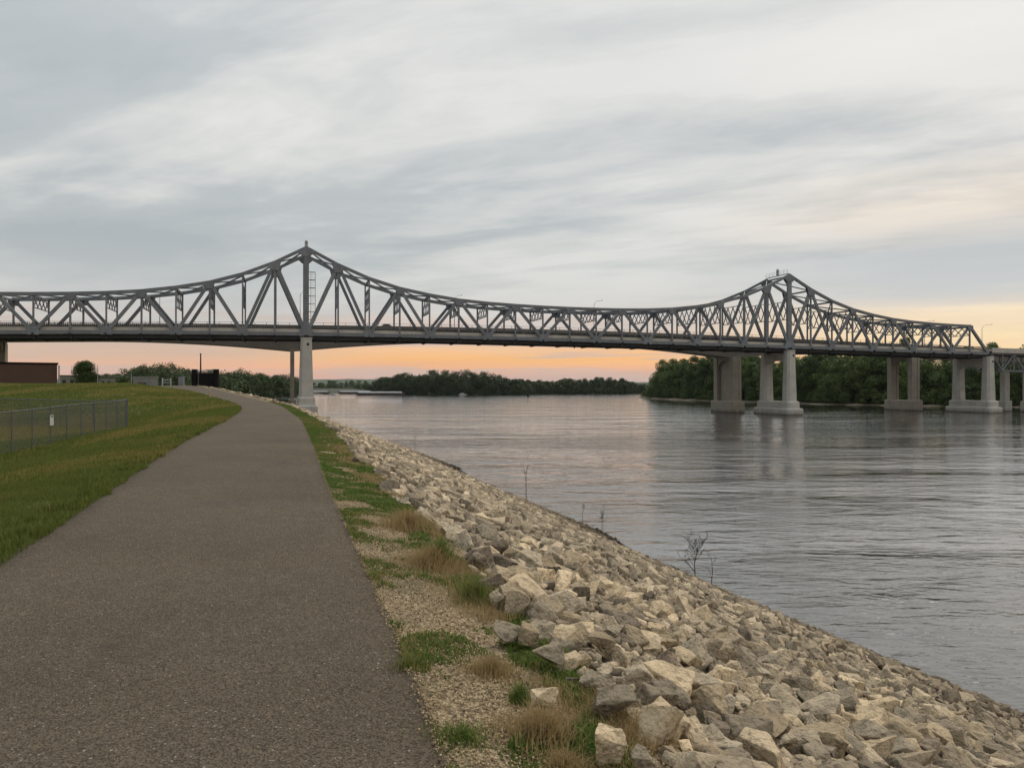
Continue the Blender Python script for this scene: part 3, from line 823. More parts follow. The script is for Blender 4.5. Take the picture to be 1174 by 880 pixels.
for d in (0.0, WID):
    bm_ = MB()
    secs = []
    for k in range(-10, 29):
        p = bot(k, d)
        secs.append([(p.x, d - .33, p.z - .42), (p.x, d + .33, p.z - .42), (p.x, d + .33, p.z + .42), (p.x, d - .33, p.z + .42)])
    lower = bm_.sweep(secs).build('bottom_chord', SM, bridge)
    secs = []
    for k in range(-9, 28):
        p = top(k, d)
        secs.append([(p.x, d - .38, p.z - .42), (p.x, d + .38, p.z - .42), (p.x, d + .38, p.z + .36), (p.x, d - .38, p.z + .36)])
    upper = MB().sweep(secs).build('top_chord', SM, bridge)
    for k in range(-10, 29):
        if k % 2 == 0 and k not in (-10, 28):
            g = MB(); p = bot(k, d); big = 1.5 if k in (0, 18) else 1.05
            for sd_ in (-.375, .375):
                vs = [(p.x - big * 1.15, d + sd_, p.z - .55), (p.x + big * 1.15, d + sd_, p.z - .55), (p.x + big * 1.15, d + sd_, p.z + .5), (p.x + big * .55, d + sd_, p.z + big * 1.35),
                      (p.x - big * .55, d + sd_, p.z + big * 1.35), (p.x - big * 1.15, d + sd_, p.z + .5)]
                g.sweep([vs, [(a, b + .05, c) for a, b, c in vs]])
            g.build('gusset_plate', SM, lower)
        if (k % 2 == 1 and -10 < k < 28) or k in (0, 18):
            g = MB(); p = top(k, d); big = 1.25 if abs(top_h(k)) > 12 else 0.95
            sl = (top(k + 1, d).z - top(k - 1, d).z) / (node_s(k + 1) - node_s(k - 1)) if -9 < k < 27 else 0
            for sd_ in (-.43, .38):
                if k in (0, 18):
                    vs = [(p.x - 1.9, d + sd_, p.z - 1.2), (p.x - .75, d + sd_, p.z - 2.2), (p.x + .75, d + sd_, p.z - 2.2), (p.x + 1.9, d + sd_, p.z - 1.2), (p.x + .1, d + sd_, p.z + .3), (p.x - .1, d + sd_, p.z + .3)]
                else:
                    vs = [(p.x - big * 1.2, d + sd_, p.z - sl * big * 1.2 - .35), (p.x - big * .7, d + sd_, p.z - big * 1.6), (p.x + big * .7, d + sd_, p.z - big * 1.6),
                          (p.x + big * 1.2, d + sd_, p.z + sl * big * 1.2 - .35), (p.x + big * .9, d + sd_, p.z + sl * big * .9 + .2), (p.x - big * .9, d + sd_, p.z - sl * big * .9 + .2)]
                g.sweep([vs, [(a, b + .05, c) for a, b, c in vs]])
            g.build('gusset_plate', SM, upper)
    for k in range(-9, 28):
        b, t = bot(k, d), top(k, d)
        if k in (0, 18):
            MB().bar(b + Vector((0, 0, .4)), t - Vector((0, 0, .5)), .72, 1.25).build('tower_post', SM, bridge)
        else:
            wv = .34 if k % 2 == 0 else .4
            MB().bar(b + Vector((0, 0, .4)), t - Vector((0, 0, .4)), .42, wv).build('vertical_post', SM, bridge)
    for k in range(-10, 28):
        lo, hi = (k, k + 1) if k % 2 == 0 else (k + 1, k)
        b, t = bot(lo, d), top(hi, d)
        q = (t - b).normalized()
        if lo in (-10, 28):
            MB().bar(b, t + q * .3, .7, .75).build('end_post', SM, bridge)
        else:
            deep = .9 if abs(lo) <= 0 or lo == 18 else .74
            MB().bar(b + q * .5, t - q * .5, .46, deep).build('diagonal', SM, bridge)
for k in range(-9, 28):
    s_, z0, h = node_s(k), chord_z(node_s(k)), top_h(k)
    m = MB()
    m.bar((s_, .36, z0 + h - .35), (s_, WID - .36, z0 + h - .35), .4, .45, (1, 0, 0))
    lo = 5.6 + 0.2 * (h - 8.6)
    hi = min(h - .55, lo + 5.0)
    if k in (0, 18):
        lo, hi = 8.2, 13.5
        for y0, y1 in ((.4, 2.6), (WID - .4, WID - 2.6)):
            m.bar((s_, y0, z0 + h - 3.2), (s_, y1, z0 + h - .6), .4, .5, (1, 0, 0))
    m.bar((s_, .27, z0 + lo), (s_, WID - .27, z0 + lo), .22, .2, (1, 0, 0))
    if hi < h - .8: m.bar((s_, .27, z0 + hi), (s_, WID - .27, z0 + hi), .22, .2, (1, 0, 0))
    nx = 4
    for i in range(nx):
        y0, y1 = .27 + (WID - .54) * i / nx, .27 + (WID - .54) * (i + 1) / nx
        m.bar((s_ - .03, y0, z0 + lo), (s_ - .03, y1, z0 + hi), .16, .26, (1, 0, 0))
        m.bar((s_ + .12, y0, z0 + hi), (s_ + .12, y1, z0 + lo), .16, .26, (1, 0, 0))
    m.build('sway_frame', SM, bridge)
    if k < 27:
        a0, a1 = top(k, .3), top(k + 1, .3); b0, b1 = top(k, WID - .3), top(k + 1, WID - .3)
        dn = Vector((0, 0, -.15))
        MB().bar(a0 + dn, b1 + dn, .34, .26, (0, 0, 1)).bar(a1 + dn * 2.4, b0 + dn * 2.4, .34, .26, (0, 0, 1)).build('lateral_brace', SM, bridge)
for k in range(-10, 29):
    s_, z0 = node_s(k), chord_z(node_s(k))
    m = MB().box((s_, WID / 2, z0 - .72), (.45, WID - .7, 1.6))
    m.bar((s_, -.36, z0 - .3), (s_, -1.15, z0 - .45), .16, .5, (1, 0, 0))
    m.build('floor_beam', M['steel_dark_and_shade'], bridge)  # hung deep and coloured dark to paint the shade band below the chord
SS = np.linspace(S0, S_END, 77)
def strip(d0, d1, zf0, zf1, ss_=SS, zf=chord_z):
    return MB().sweep([[(s, d0, zf(s) + zf0), (s, d1, zf(s) + zf0), (s, d1, zf(s) + zf1), (s, d0, zf(s) + zf1)] for s in ss_])
strip(.75, WID - .75, .62, .95).build('road_deck', M['road'], bridge)
strip(.62, .9, .35, 1.25).build('parapet', M['deck_concrete'], bridge)
strip(WID - .9, WID - .62, .35, 1.25).build('parapet', M['deck_concrete'], bridge)
m = MB()
for yy in (.9, 2.6, 4.7, 6.9, 9.0, WID - .9):
    m.sweep([[(s, yy - .2, chord_z(s) - 1.3), (s, yy + .2, chord_z(s) - 1.3), (s, yy + .2, chord_z(s) + .6), (s, yy - .2, chord_z(s) + .6)] for s in SS])
m.build('stringer', M['steel_dark_and_shade'], bridge)  # shade under the deck painted into the stringer colour
for d in (.76, WID - .76):
    m = strip(d - .06, d + .06, 2.1, 2.22)
    m.sweep([[(q, d - .05, chord_z(q) + 1.7), (q, d + .05, chord_z(q) + 1.7), (q, d + .05, chord_z(q) + 1.8), (q, d - .05, chord_z(q) + 1.8)] for q in SS])
    for q in np.arange(S0, S_END, .42): m.box((q, d, chord_z(q) + 1.67), (.13 if int(q * 10) % 5 else .18, .07, .86))
    m.build('balustrade', M['steel_dark_and_shade'], bridge)
# ladder beside the left tower, aircraft lights and walkway on the peaks
z0 = chord_z(0)
m = MB()
for sx in (1.05, 2.15): m.bar((sx, -.1, z0 + 3.2), (sx, -.1, z0 + 15.0), .1, .09)
for i in range(24): m.bar((1.05, -.1, z0 + 3.4 + i * .5), (2.15, -.1, z0 + 3.4 + i * .5), .06, .05)
for i in range(7):
    m.bar((.6, -.1, z0 + 3.5 + i * 1.95), (2.2, -.1, z0 + 3.5 + i * 1.95), .12, .16)
m.build('ladder', M['steel_dark_and_shade'], bridge)
zt = chord_z(0) + TOPS[0]
MB().tube([(0, 0, zt + .3), (0, 0, zt + .6)], .3, 10).tube([(-.35, 0, zt + .3), (-.35, 0, zt + 1.3)], .06).tube([(.35, 0, zt + .3), (.35, 0, zt + 1.3)], .06).tube([(0, 0, zt + .6), (0, 0, zt + 1.0), (0, 0, zt + 1.6), (0, 0, zt + 1.8)], [.12, .3, .34, .1], 10).build('beacon', M['galv'], bridge)
zt = chord_z(137.2) + TOPS[0]
m = MB().box((137.2, WID / 2, zt + .45), (.8, WID * .95, .1))
for yy in np.linspace(.3, WID - .3, 7):
    m.bar((136.85, yy, zt + .5), (136.85, yy, zt + 1.6), .06)
for zz_ in (1.05, 1.6): m.bar((136.85, .3, zt + zz_), (136.85, WID - .3, zt + zz_), .05, .05, (1, 0, 0))
m.build('walkway_railing', M['galv'], bridge)
MB().tube([(137.2, 5.6, zt + .5), (137.2, 5.6, zt + 1.3)], .42, 8).tube([(137.2, 5.6, zt + 1.3), (137.2, 5.6, zt + 1.7), (137.2, 5.6, zt + 2.3), (137.2, 5.6, zt + 2.6)], [.2, .42, .4, .1], 10).build('beacon', M['galv'], bridge)
for s_ in (70.0,):
    MB().bar((s_, .2, chord_z(s_) - .4), (s_, .2, chord_z(s_) - 1.7), .1).box((s_, .2, chord_z(s_) - 1.9), (.35, .35, .45)).build('navigation_light', M['black'], bridge)
def old_pier(s_, base_z, top_z, sc=1.0):
    pier = MB()
    lz = base_z
    # cross wall between the two columns, with an arched underside
    pts = []
    y0, y1 = 1.2, WID - 1.2
    arch = [(y0 + (y1 - y0) * i / 10, top_z - 3.0 - 1.3 * (abs(i - 5) / 5) ** 6) for i in range(11)]
    ring = [(y0, top_z - .85)] + arch + [(y1, top_z - .85)]
    pier.sweep([[(s_ - .75, a, b) for a, b in ring], [(s_ + .75, a, b) for a, b in ring]])
    root = pier.build('pier', M['concrete'], bridge)
    for d in (0, WID):
        def ring_at(z, hs, hd): return [(s_ - hs, d - hd * .6, z), (s_ - hs * .6, d - hd, z), (s_ + hs * .6, d - hd, z), (s_ + hs, d - hd * .6, z), (s_ + hs, d + hd * .6, z), (s_ + hs * .6, d + hd, z), (s_ - hs * .6, d + hd, z), (s_ - hs, d + hd * .6, z)]
        zb = base_z + 4.0
        MB().sweep([ring_at(zb - .1, 1.75 * sc, 1.75), ring_at(top_z - .25, 1.32 * sc, 1.4), ring_at(top_z - .2, 1.45 * sc, 1.5), ring_at(top_z + .05, 1.45 * sc, 1.5)]).build('column', M['concrete'], root)
        MB().box((s_, d, top_z + .3), (1.3, 1.0, .5)).box((s_ + .4, d - 1.42, top_z - 1.6), (.55, .12, .55)).build('bearing', M['black'], root)
    def slab(z0, z1, hs, e, ch=.5):
        r0 = [(s_ - hs, -e + ch), (s_ - hs + ch, -e), (s_ + hs - ch, -e), (s_ + hs, -e + ch), (s_ + hs, WID + e - ch), (s_ + hs - ch, WID + e), (s_ - hs + ch, WID + e), (s_ - hs, WID + e - ch)]
        cx, cy = s_, WID / 2
        inn = [(cx + (a - cx) * .9, cy + (b - cy) * .965) for a, b in r0]
        return MB().sweep([[(a, b, z0) for a, b in r0], [(a, b, z1 - .35) for a, b in r0], [(a, b, z1) for a, b in inn]])
    slab(base_z + 1.95, base_z + 4.0, 2.15 * sc, 2.3).build('plinth', M['concrete'], root)
    slab(base_z - 3.2, base_z + 2.0, 2.75 * sc, 3.2).build('footing', M['concrete'], root)
old_pier(0.0, 1.9, chord_z(0) - .95, 0.98)
old_pier(137.2, 0.15, chord_z(137.2) - .95)
old_pier(S_END, 0.0, chord_z(S_END) - .95)

# deck truss approach on the right
app = empty('approach_span', (AX, AY, 0), TH)
tag(app, 'short grey deck truss span carrying the road from the bridge end', 'bridge')
P = 4.7; sA = 213.2
for d in (1.0, WID - 1.0):
    t_ = [Vector((sA + P * i, d, chord_z(sA + P * i) + .1)) for i in range(13)]
    b_ = [Vector((p.x, d, p.z - 5.4)) for p in t_]
    MB().sweep([[(p.x, d - .22, p.z - .25), (p.x, d + .22, p.z - .25), (p.x, d + .22, p.z + .25), (p.x, d - .22, p.z + .25)] for p in t_]).build('top_chord', SM, app)
    MB().sweep([[(p.x, d - .22, p.z - .2), (p.x, d + .22, p.z - .2), (p.x, d + .22, p.z + .2), (p.x, d - .22, p.z + .2)] for p in b_[1:]]).build('bottom_chord', SM, app)
    for i in range(1, 13):
        MB().bar(t_[i], b_[i], .32, .32).build('vertical_post', SM, app)
        a, b = (t_[i - 1], b_[i]) if i % 2 else (b_[i - 1], t_[i])
        MB().bar(a, b, .34, .36).build('diagonal', SM, app)
ss2 = np.linspace(S_END + 1.8, sA + P * 12, 14)
strip(.2, WID - .2, .5, .9, ss2).build('road_deck', M['road'], app)
strip(.0, .28, .35, 1.9, ss2).build('parapet', M['deck_concrete'], app)
strip(WID - .28, WID, .35, 1.9, ss2).build('parapet', M['deck_concrete'], app)
for d in (0.6, 9.0):
    zt = chord_z(228) - 5.5
    m = MB().box((228, d, (zt + 3.6) / 2), (2.2, 2.0, zt - 3.6)).box((228, d, 1.6), (3.0, 3.0, 4.4))
    m.build('pier', M['concrete'], app, bevel=.12)

# concrete girder bridge behind
gb = empty('girder_bridge', (AX, AY, 0), TH)
tag(gb, 'tan concrete box girder bridge running close behind the steel truss', 'bridge')
GP = [(-175, 21.5), (-70, 23.4), (0, 24.75), (35, 25.0), (70, 25.0), (105, 24.7), (137, 24.0), (170, 23.2), (205, 22.4), (240, 21.3), (300, 19.6)]
_g = np.polyfit([p[0] for p in GP], [p[1] for p in GP], 4)
def par_z(s): return float(np.polyval(_g, s)) + .8
PIERS = [-147, -76.5, -3.3, 134.5, 205.0, 276]
def under(s):
    d = min(abs(s - p) for p in (-3.3, 134.5))
    return par_z(s) - .95 - (3.3 + 2.9 * max(0, 1 - d / 50.0) ** 1.8)
GS = np.arange(-180, 300.1, 4.0)
D0, D1 = 23.2, 36.0
MB().sweep([[(s, D0, par_z(s) - 1.25), (s, D1, par_z(s) - 1.25), (s, D1, par_z(s) - .95), (s, D0, par_z(s) - .95)] for s in GS]).build('road_deck', M['girder'], gb)
MB().sweep([[(s, D0 + 2.0, par_z(s) - 1.26), (s, D0 + 2.5, under(s)), (s, D1 - 2.5, under(s)), (s, D1 - 2.0, par_z(s) - 1.26)] for s in GS]).build('box_girder', M['girder'], gb)
for d in (D0, D1 - .3):
    m = MB().sweep([[(s, d, par_z(s) - .94), (s, d + .3, par_z(s) - .94), (s, d + .3, par_z(s) - .2), (s, d, par_z(s) - .2)] for s in GS])
    m.build('parapet', M['girder'], gb)
    m = MB().sweep([[(s, d + .1, par_z(s) + .38), (s, d + .2, par_z(s) + .38), (s, d + .2, par_z(s) + .46), (s, d + .1, par_z(s) + .46)] for s in GS])
    for s in np.arange(-178, 298, 3.0): m.box((s, d + .15, par_z(s) + .12), (.12, .1, .62))
    m.build('railing', M['galv'], gb)
for i, s_ in enumerate(PIERS[:5]):
    gz = 0.0 if s_ > 100 else (1.2 if s_ > -10 else 8.0)
    zt = under(s_) + .3
    c0, c1 = 24.4, 34.0
    hs = .55 if i == 2 else 1.5
    pw = 2.8 if i == 2 else 1.75
    e_ = pw / 2 - .1
    arch = [(c0 + e_ + (c1 - c0 - 2 * e_) * k / 10, zt - 1.0 - 2.2 * (abs(k - 5) / 5) ** 2.4) for k in range(11)]
    ring = [(c0 + e_, zt)] + arch + [(c1 - e_, zt)]
    root = MB().sweep([[(s_ - hs * .8, a, b) for a, b in ring], [(s_ + hs * .8, a, b) for a, b in ring]]).build('pier', M['concrete_tan'], gb)
    for c in (c0, c1):
        m = MB().box((s_, c, (zt + gz) / 2), (hs * 2, pw, zt - gz - .02))
        for q in (() if i == 2 else (-1.2, 1.2)): m.box((s_ + q, c, (zt + gz) / 2 - .3), (.75, pw + .35, zt - gz - .6))
        m.build('column', M['concrete_tan'], root)
    if i == 3:
        MB().box((s_, (c0 + c1) / 2, (zt + gz) / 2 - .7), (.7, c1 - c0 - pw - .04, zt - gz - 2.4)).build('web_wall', M['concrete_tan'], root)
    if gz < 5:
        MB().box((s_, (c0 + c1) / 2, gz + 1.2), (hs * 2 + (.9 if i == 2 else 1.6), c1 - c0 + pw + 2.0, 5.2)).build('footing', M['concrete_tan'], root, bevel=.2)
# lamps on the girder bridge
def make_lamp():
    root = empty('street_lamp', (0, 0, 0), TH)
    MB().tube([(0, 0, -.3), (0, 0, 4), (0, 0, 9.6)], [.13, .11, .075], 8).build('pole', M['galv'], root, smooth=True)
    arm = [(0, 0, 9.55), (0.25, -.35, 10.3), (.7, -1.1, 10.75), (1.3, -2.1, 10.85)]
    MB().tube(arm, [.07, .06, .055, .05], 6).build('arm', M['galv'], root, smooth=True)
    MB().box((1.6, -2.6, 10.83), (.34, .85, .18)).build('lamp_head', M['galv'], root, bevel=.06)
    return root
lamp0 = make_lamp()
def bridge_s(px, d):
    k = (px - 587) / F
    # (AX + cos*s - sin*d) = k (AY + sin*s + cos*d)
    c, sn = math.cos(TH), math.sin(TH)
    return (k * (AY + c * d) - AX + sn * d) / (c - k * sn)
def on_bridge(s, d, z):
    c, sn = math.cos(TH), math.sin(TH)
    return (AX + c * s - sn * d, AY + sn * s + c * d, z)
LL = [(183, 'slim bridge lamp rising above the left arm of the truss'), (344, 'slim bridge lamp close beside the left tower'),
      (521, 'bridge lamp between the left tower and mid span'), (681, 'curved arm bridge lamp standing above the middle of the span'),
      (1060, 'bridge lamp half hidden by the right arm of the truss'), (1126, 'tall curved arm lamp at the right end of the bridge')]
for i, (px, lb) in enumerate(LL):
    o = lamp0 if i == 0 else copy_thing(lamp0)
    s_ = bridge_s(px, 34.6)
    o.location = on_bridge(s_, 34.6, par_z(s_) - .65)
    if px > 1000: o.location = on_bridge(bridge_s(px, 34.6), 34.6, par_z(bridge_s(px, 34.6)) - 1.0)
    tag(o, lb, 'street lamp', 'lamps along the bridge')
# car on the girder bridge
s_ = bridge_s(444, 26)
car = empty('parked_car', on_bridge(s_, 26, par_z(s_) - .95), TH)
car.name = 'car'
tag(car, 'dark car driving across the bridge right of the left tower', 'car')
prof = [(-2.2, .35), (-2.25, .8), (-1.7, .95), (-1.1, 1.42), (.4, 1.45), (1.1, .98), (2.1, .85), (2.25, .6), (2.2, .35)]
body = MB().sweep([[(a, -.85, b) for a, b in prof], [(a, .85, b) for a, b in prof]]).build('body', M['car_paint'], car, bevel=.06, seg=2)
wn = [(-1.45, .98), (-1.0, 1.34), (.35, 1.36), (.85, 1.0)]
for yy in (-.865, .845): MB().sweep([[(a, yy, b) for a, b in wn], [(a, yy + .02, b) for a, b in wn]]).build('window', M['glass'], car)
for xx in (-1.4, 1.4):
    for yy in (-.8, .8): MB().tube([(xx, yy - .1, .33), (xx, yy + .1, .33)], .33, 14).build('wheel', M['rubber'], car)

# ------------------------------------------------------------------ left background
def at(px, y): return (px - 587) / F * y
def zat(py, y): return EYE + (YH - py) / F * y
def shed(name, label, x0, x1, y, ztop, depth, mats, roof_mat, wins=(), doors=(), zb=8.0):
    o = empty(name, ((x0 + x1) / 2, y, zb), math.atan2(-(x0 + x1) / 2, y))
    wd, h = x1 - x0, ztop - zb
    MB().box((0, depth / 2, h / 2), (wd, depth, h)).build('wall', mats, o)
    MB().box((0, depth / 2, h + .14), (wd + .4, depth + .4, .28)).build('roof', roof_mat, o, bevel=.05)
    for (f, zf, ww, hh) in wins:
        f_ = MB().box((wd * (f - .5), -.03, h * zf), (ww, .08, hh)).build('window', M['galv'], o)
        MB().box((wd * (f - .5), -.085, h * zf), (ww * .85, .03, hh * .8)).build('pane', M['glass'], f_)
    for (f, ww, hh) in doors:
        MB().box((wd * (f - .5), -.04, hh / 2 + .3), (ww, .09, hh)).build('door', M['roof_grey'], o)
    tag(o, label, 'building')
    return o
yb = 138
bb = shed('building', 'flat roofed brown building at the left edge behind the grass mound', -16, 16, yb, zat(417.5, yb), 16, M['brick'], M['black'], zb=7.6)
ba = R(32)
bb.rotation_euler = (0, 0, ba)
bb.location = (at(65.5, yb) - 16 * math.cos(ba), yb - 16 * math.sin(ba), 7.6)
pp = empty('slim_post', (at(67.6, yb - .3), yb - .3, 8.0))
tag(pp, 'slim grey post standing at the corner of the brown building', 'post')
MB().box((0, 0, 2), (.18, .18, 4.0)).build('shaft', M['galv'], pp); MB().box((0, 0, 4.05), (.26, .26, .1)).build('cap', M['galv'], pp)
yb = 210
shed('house', 'white house with grey roof between the brown building and the round tree', at(69, yb), at(86, yb), yb, zat(431, yb), 8, M['white'], M['roof_grey'], ((.3, .55, .9, 1.0), (.75, .55, .9, 1.0)))
shed('warehouse', 'low white building just right of the round dark tree', at(113, yb), at(131, yb), yb, zat(433.5, yb), 10, M['white'], M['roof_grey'], ((.3, .55, .8, .9), (.65, .55, .8, .9)))
shed('warehouse', 'low blank white shed left of the white gate', at(154, yb), at(180, yb), yb, zat(433, yb), 12, M['white'], M['white'], (), ((.35, 2.2, 1.3),))
rt = make_tree('round_tree', 6.4, 7.2, 0.0, 60, 12000, 0.17, 77)
rt.scale = (.86, .86, .92); rt.location = (at(98, 192), 192, zat(441.5, 192)); tag(rt, 'round dark tree standing alone between the low white buildings', 'tree')
for px, hh, lb in ((112, 5.2, 'thin white pole beside the round dark tree'), (150.5, 3.2, 'thin white pole left of the blank white shed')):
    o = empty('flag_pole', (at(px, 185), 185, 8.2)); tag(o, lb, 'pole')
    MB().tube([(0, 0, 0), (0, 0, hh)], [.09, .06], 8).build('shaft', M['white'], o); MB().tube([(0, 0, hh), (0, 0, hh + .1), (0, 0, hh + .2)], [.05, .12, .03], 8).build('finial', M['white'], o)
# dark low hedge rows behind sheds
for px, wpx, lb in ((142, 16, 'low dark hedge between the two white sheds'), (205, 14, 'low dark shrub beside the white gate')):
    r_ = np.random.default_rng(px)
    v, f = crown_np(r_, 2.4, wpx * 200 / F, 0, 14, 2200, .13)
    root = empty('shrub', (at(px, 205), 205, 8.2)); tag(root, lb, 'shrub')
    mesh_np('foliage', v, f, M['leaf'], root)
    MB().tube([(0, 0, 0), (0, 0, 1.5)], [.1, .04], 6).build('stem', M['bark'], root)
gt = empty('barrier_gate', (at(191, 158), 158, 8.45)); tag(gt, 'white metal gate frame at the end of the path', 'gate')
for sx in (-.85, .85): MB().box((sx, 0, .85), (.16, .16, 1.7)).build('post', M['white'], gt)
for zz_ in (.75, 1.3): MB().box((0, 0, zz_), (1.54, .08, .12)).build('rail', M['white'], gt)
bs = empty('black_enclosure', (at(235.5, 152), 152, 8.3)); tag(bs, 'black walled enclosure with open top rail beside the far path', 'enclosure')
for sx in (-2.15, 2.15): MB().box((sx, 0, 1.75), (.85, .9, 3.5)).build('pillar', M['black'], bs, bevel=.03)
MB().box((0, .1, 1.35), (3.45, .5, 2.7)).build('panel', M['black'], bs)
m = MB()
for sx in np.linspace(-1.6, 1.6, 9): m.bar((sx, .1, 2.7), (sx, .1, 3.35), .05)
m.bar((-1.7, .1, 3.4), (1.7, .1, 3.4), .07, .08).build('rail', M['galv'], bs)
MB().box((-1.3, -.2, 1.5), (.12, .08, 3.0)).build('downpipe', M['fence'], bs)
o = empty('mast', (at(230, 155), 155, 8.3)); tag(o, 'tall dark mast rising behind the black enclosure', 'mast')
MB().tube([(0, 0, 0), (0, 0, 4.6), (0, 0, 6.6)], [.17, .15, .12], 8).build('shaft', M['black'], o); MB().tube([(0, 0, 6.6), (0, 0, 6.75)], [.2, .2], 8).build('cap', M['black'], o)
o = empty('utility_cabinet', (at(208, 157), 157, 8.4)); tag(o, 'grey utility cabinet between the white gate and black enclosure', 'cabinet')
MB().box((0, 0, .95), (1.0, .8, 1.9)).build('body', M['roof_grey'], o, bevel=.03); MB().box((0, 0, 1.95), (1.1, .9, .1)).build('lid', M['galv'], o)
x, y, z = hit(244, 462)
o = empty('marker_post', (float(ll(84)) - .5, 84, float(ground(ll(84) - .5, 84)) - .05)); tag(o, 'short pale marker post in the grass beside the path bend', 'post')
MB().box((0, 0, .55), (.14, .06, 1.1)).build('shaft', M['wood_post'], o, bevel=.01); MB().box((0, -.035, .95), (.11, .012, .16)).build('reflector', M['white'], o)

# ------------------------------------------------------------------ chain link fence
def fence(pts, name, label, sign_at=None):
    H = 1.85
    P0 = Vector((*pts[0], 0)); P1 = Vector((*pts[1], 0))
    L = (P1 - P0).length; ang = math.atan2(P1.y - P0.y, P1.x - P0.x)
    root = empty(name, (P0.x, P0.y, 0), ang); tag(root, label, 'fence')
    n = int(round(L / 2.3)); prof = []
    for i in range(n + 1):
        q = P0.lerp(P1, i / n); prof.append((L * i / n, float(ground(q.x, q.y))))
    for i, (a, z) in enumerate(prof):
        rad = .045 if i in (0, n) else .03
        MB().tube([(a, 0, z - .2), (a, 0, z + H + .04), (a, 0, z + H + .08)], [rad, rad, rad * .5], 8).build('post', M['fence'], root)
    MB().tube([(a, .04, z + H) for a, z in prof], .025, 6).build('top_rail', M['fence'], root)
    V = []; q = []
    for a, z in prof: V += [(a, .05, z + .03), (a, .05, z + H - .02)]
    q = [[2 * i, 2 * i + 2, 2 * i + 3, 2 * i + 1] for i in range(n)]
    mesh_np('mesh_panel', V, np.array(q), M['chain'], root)
    if sign_at is not None:
        a, z = prof[sign_at]
        sg = empty('fence_sign', (P0.lerp(P1, (a + .1) / L).x, P0.lerp(P1, a / L).y, z + 1.2), ang)
        tag(sg, 'small white notice hanging on the chain link fence', 'sign')
        MB().box((0, -.07, 0), (.46, .015, .52)).build('panel', M['white'], sg)
        MB().box((0, -.081, .19), (.34, .008, .06)).build('stripe', M['brick'], sg)
fence([(-21.38, 29.9), (-26.0, 52.0)], 'chain_link_fence', 'grey chain link fence running away beside the lawn left of the path', 4)
fence([(-26.2, 52.2), (-60, 53.5)], 'chain_link_fence', 'grey chain link fence running leftward across the foot of the grass mound')

# ------------------------------------------------------------------ boats, barges, buoy
def barge(px0, px1, py, label, rot=0.05):
    y = EYE * F / (py - YH); x0, x1 = at(px0, y), at(px1, y); L = x1 - x0
    o = empty('barge', ((x0 + x1) / 2, y, 0), rot); tag(o, label, 'barge', 'barges moored by the left shore')
    pf = [(-L / 2, 2.3), (-L / 2 + 1, .8), (-L / 2 + 5, -.8), (L / 2 - 5, -.8), (L / 2 - 1, .8), (L / 2, 2.3)]
    MB().sweep([[(a, -5.3, b) for a, b in pf], [(a, 5.3, b) for a, b in pf]]).build('hull', M['hull'], o)
    n = 7; m = MB()
    for i in range(n):
        a0 = -L / 2 + 3 + (L - 6) * i / n; a1 = a0 + (L - 6) / n - .25
        cv = [(-4.4, 2.3), (-4.4, 3.0), (-2.2, 3.9 + .12 * (i % 2)), (2.2, 3.9 + .12 * (i % 2)), (4.4, 3.0), (4.4, 2.3)]
        m.sweep([[(a0, b, c) for b, c in cv], [(a1, b, c) for b, c in cv]])
    m.build('cargo_cover', M['barge_cover'], o)
barge(408, 464, 453.0, 'long grey covered barge moored nearest the island')
barge(388, 432, 451.4, 'grey covered barge moored behind the longest barge', .02)
barge(352, 378, 451.6, 'grey covered barge showing beside the left bridge pier', .02)
def boat(px, py, L, label):
    y = EYE * F / (py - YH)
    o = empty('motor_boat', (at(px, y), y, 0), .2); tag(o, label, 'boat')
    hull = [(-.5, .42), (.32, .46), (.5, 0), (.32, -.46), (-.5, -.42)]
    MB().sweep([[(a * L * .9, b * L * .26, -.2) for a, b in hull], [(a * L, b * L * .33, .9) for a, b in hull]]).build('hull', M['white'], o)
    MB().box((-.05 * L, 0, 1.55), (L * .38, L * .22, 1.3)).build('cabin', M['white'], o, bevel=.1)
    MB().box((-.05 * L, -L * .11 - .02, 1.75), (L * .3, .04, .5)).build('window', M['glass'], o)
boat(381, 453.2, 8, 'small white motor boat in front of the moored barges')
boat(530.5, 452.6, 9, 'white cabin boat lying at the island shore')
y = EYE * F / (455 - YH)
o = empty('channel_buoy', (at(605.5, y), y, 0)); tag(o, 'dark channel buoy floating in the middle of the river', 'buoy')
MB().tube([(0, 0, -.3), (0, 0, .5)], 1.0, 12).build('float', M['black'], o); MB().tube([(0, 0, .5), (0, 0, 2.4), (0, 0, 3.0)], [.6, .5, .2], 10).build('can', M['black'], o)

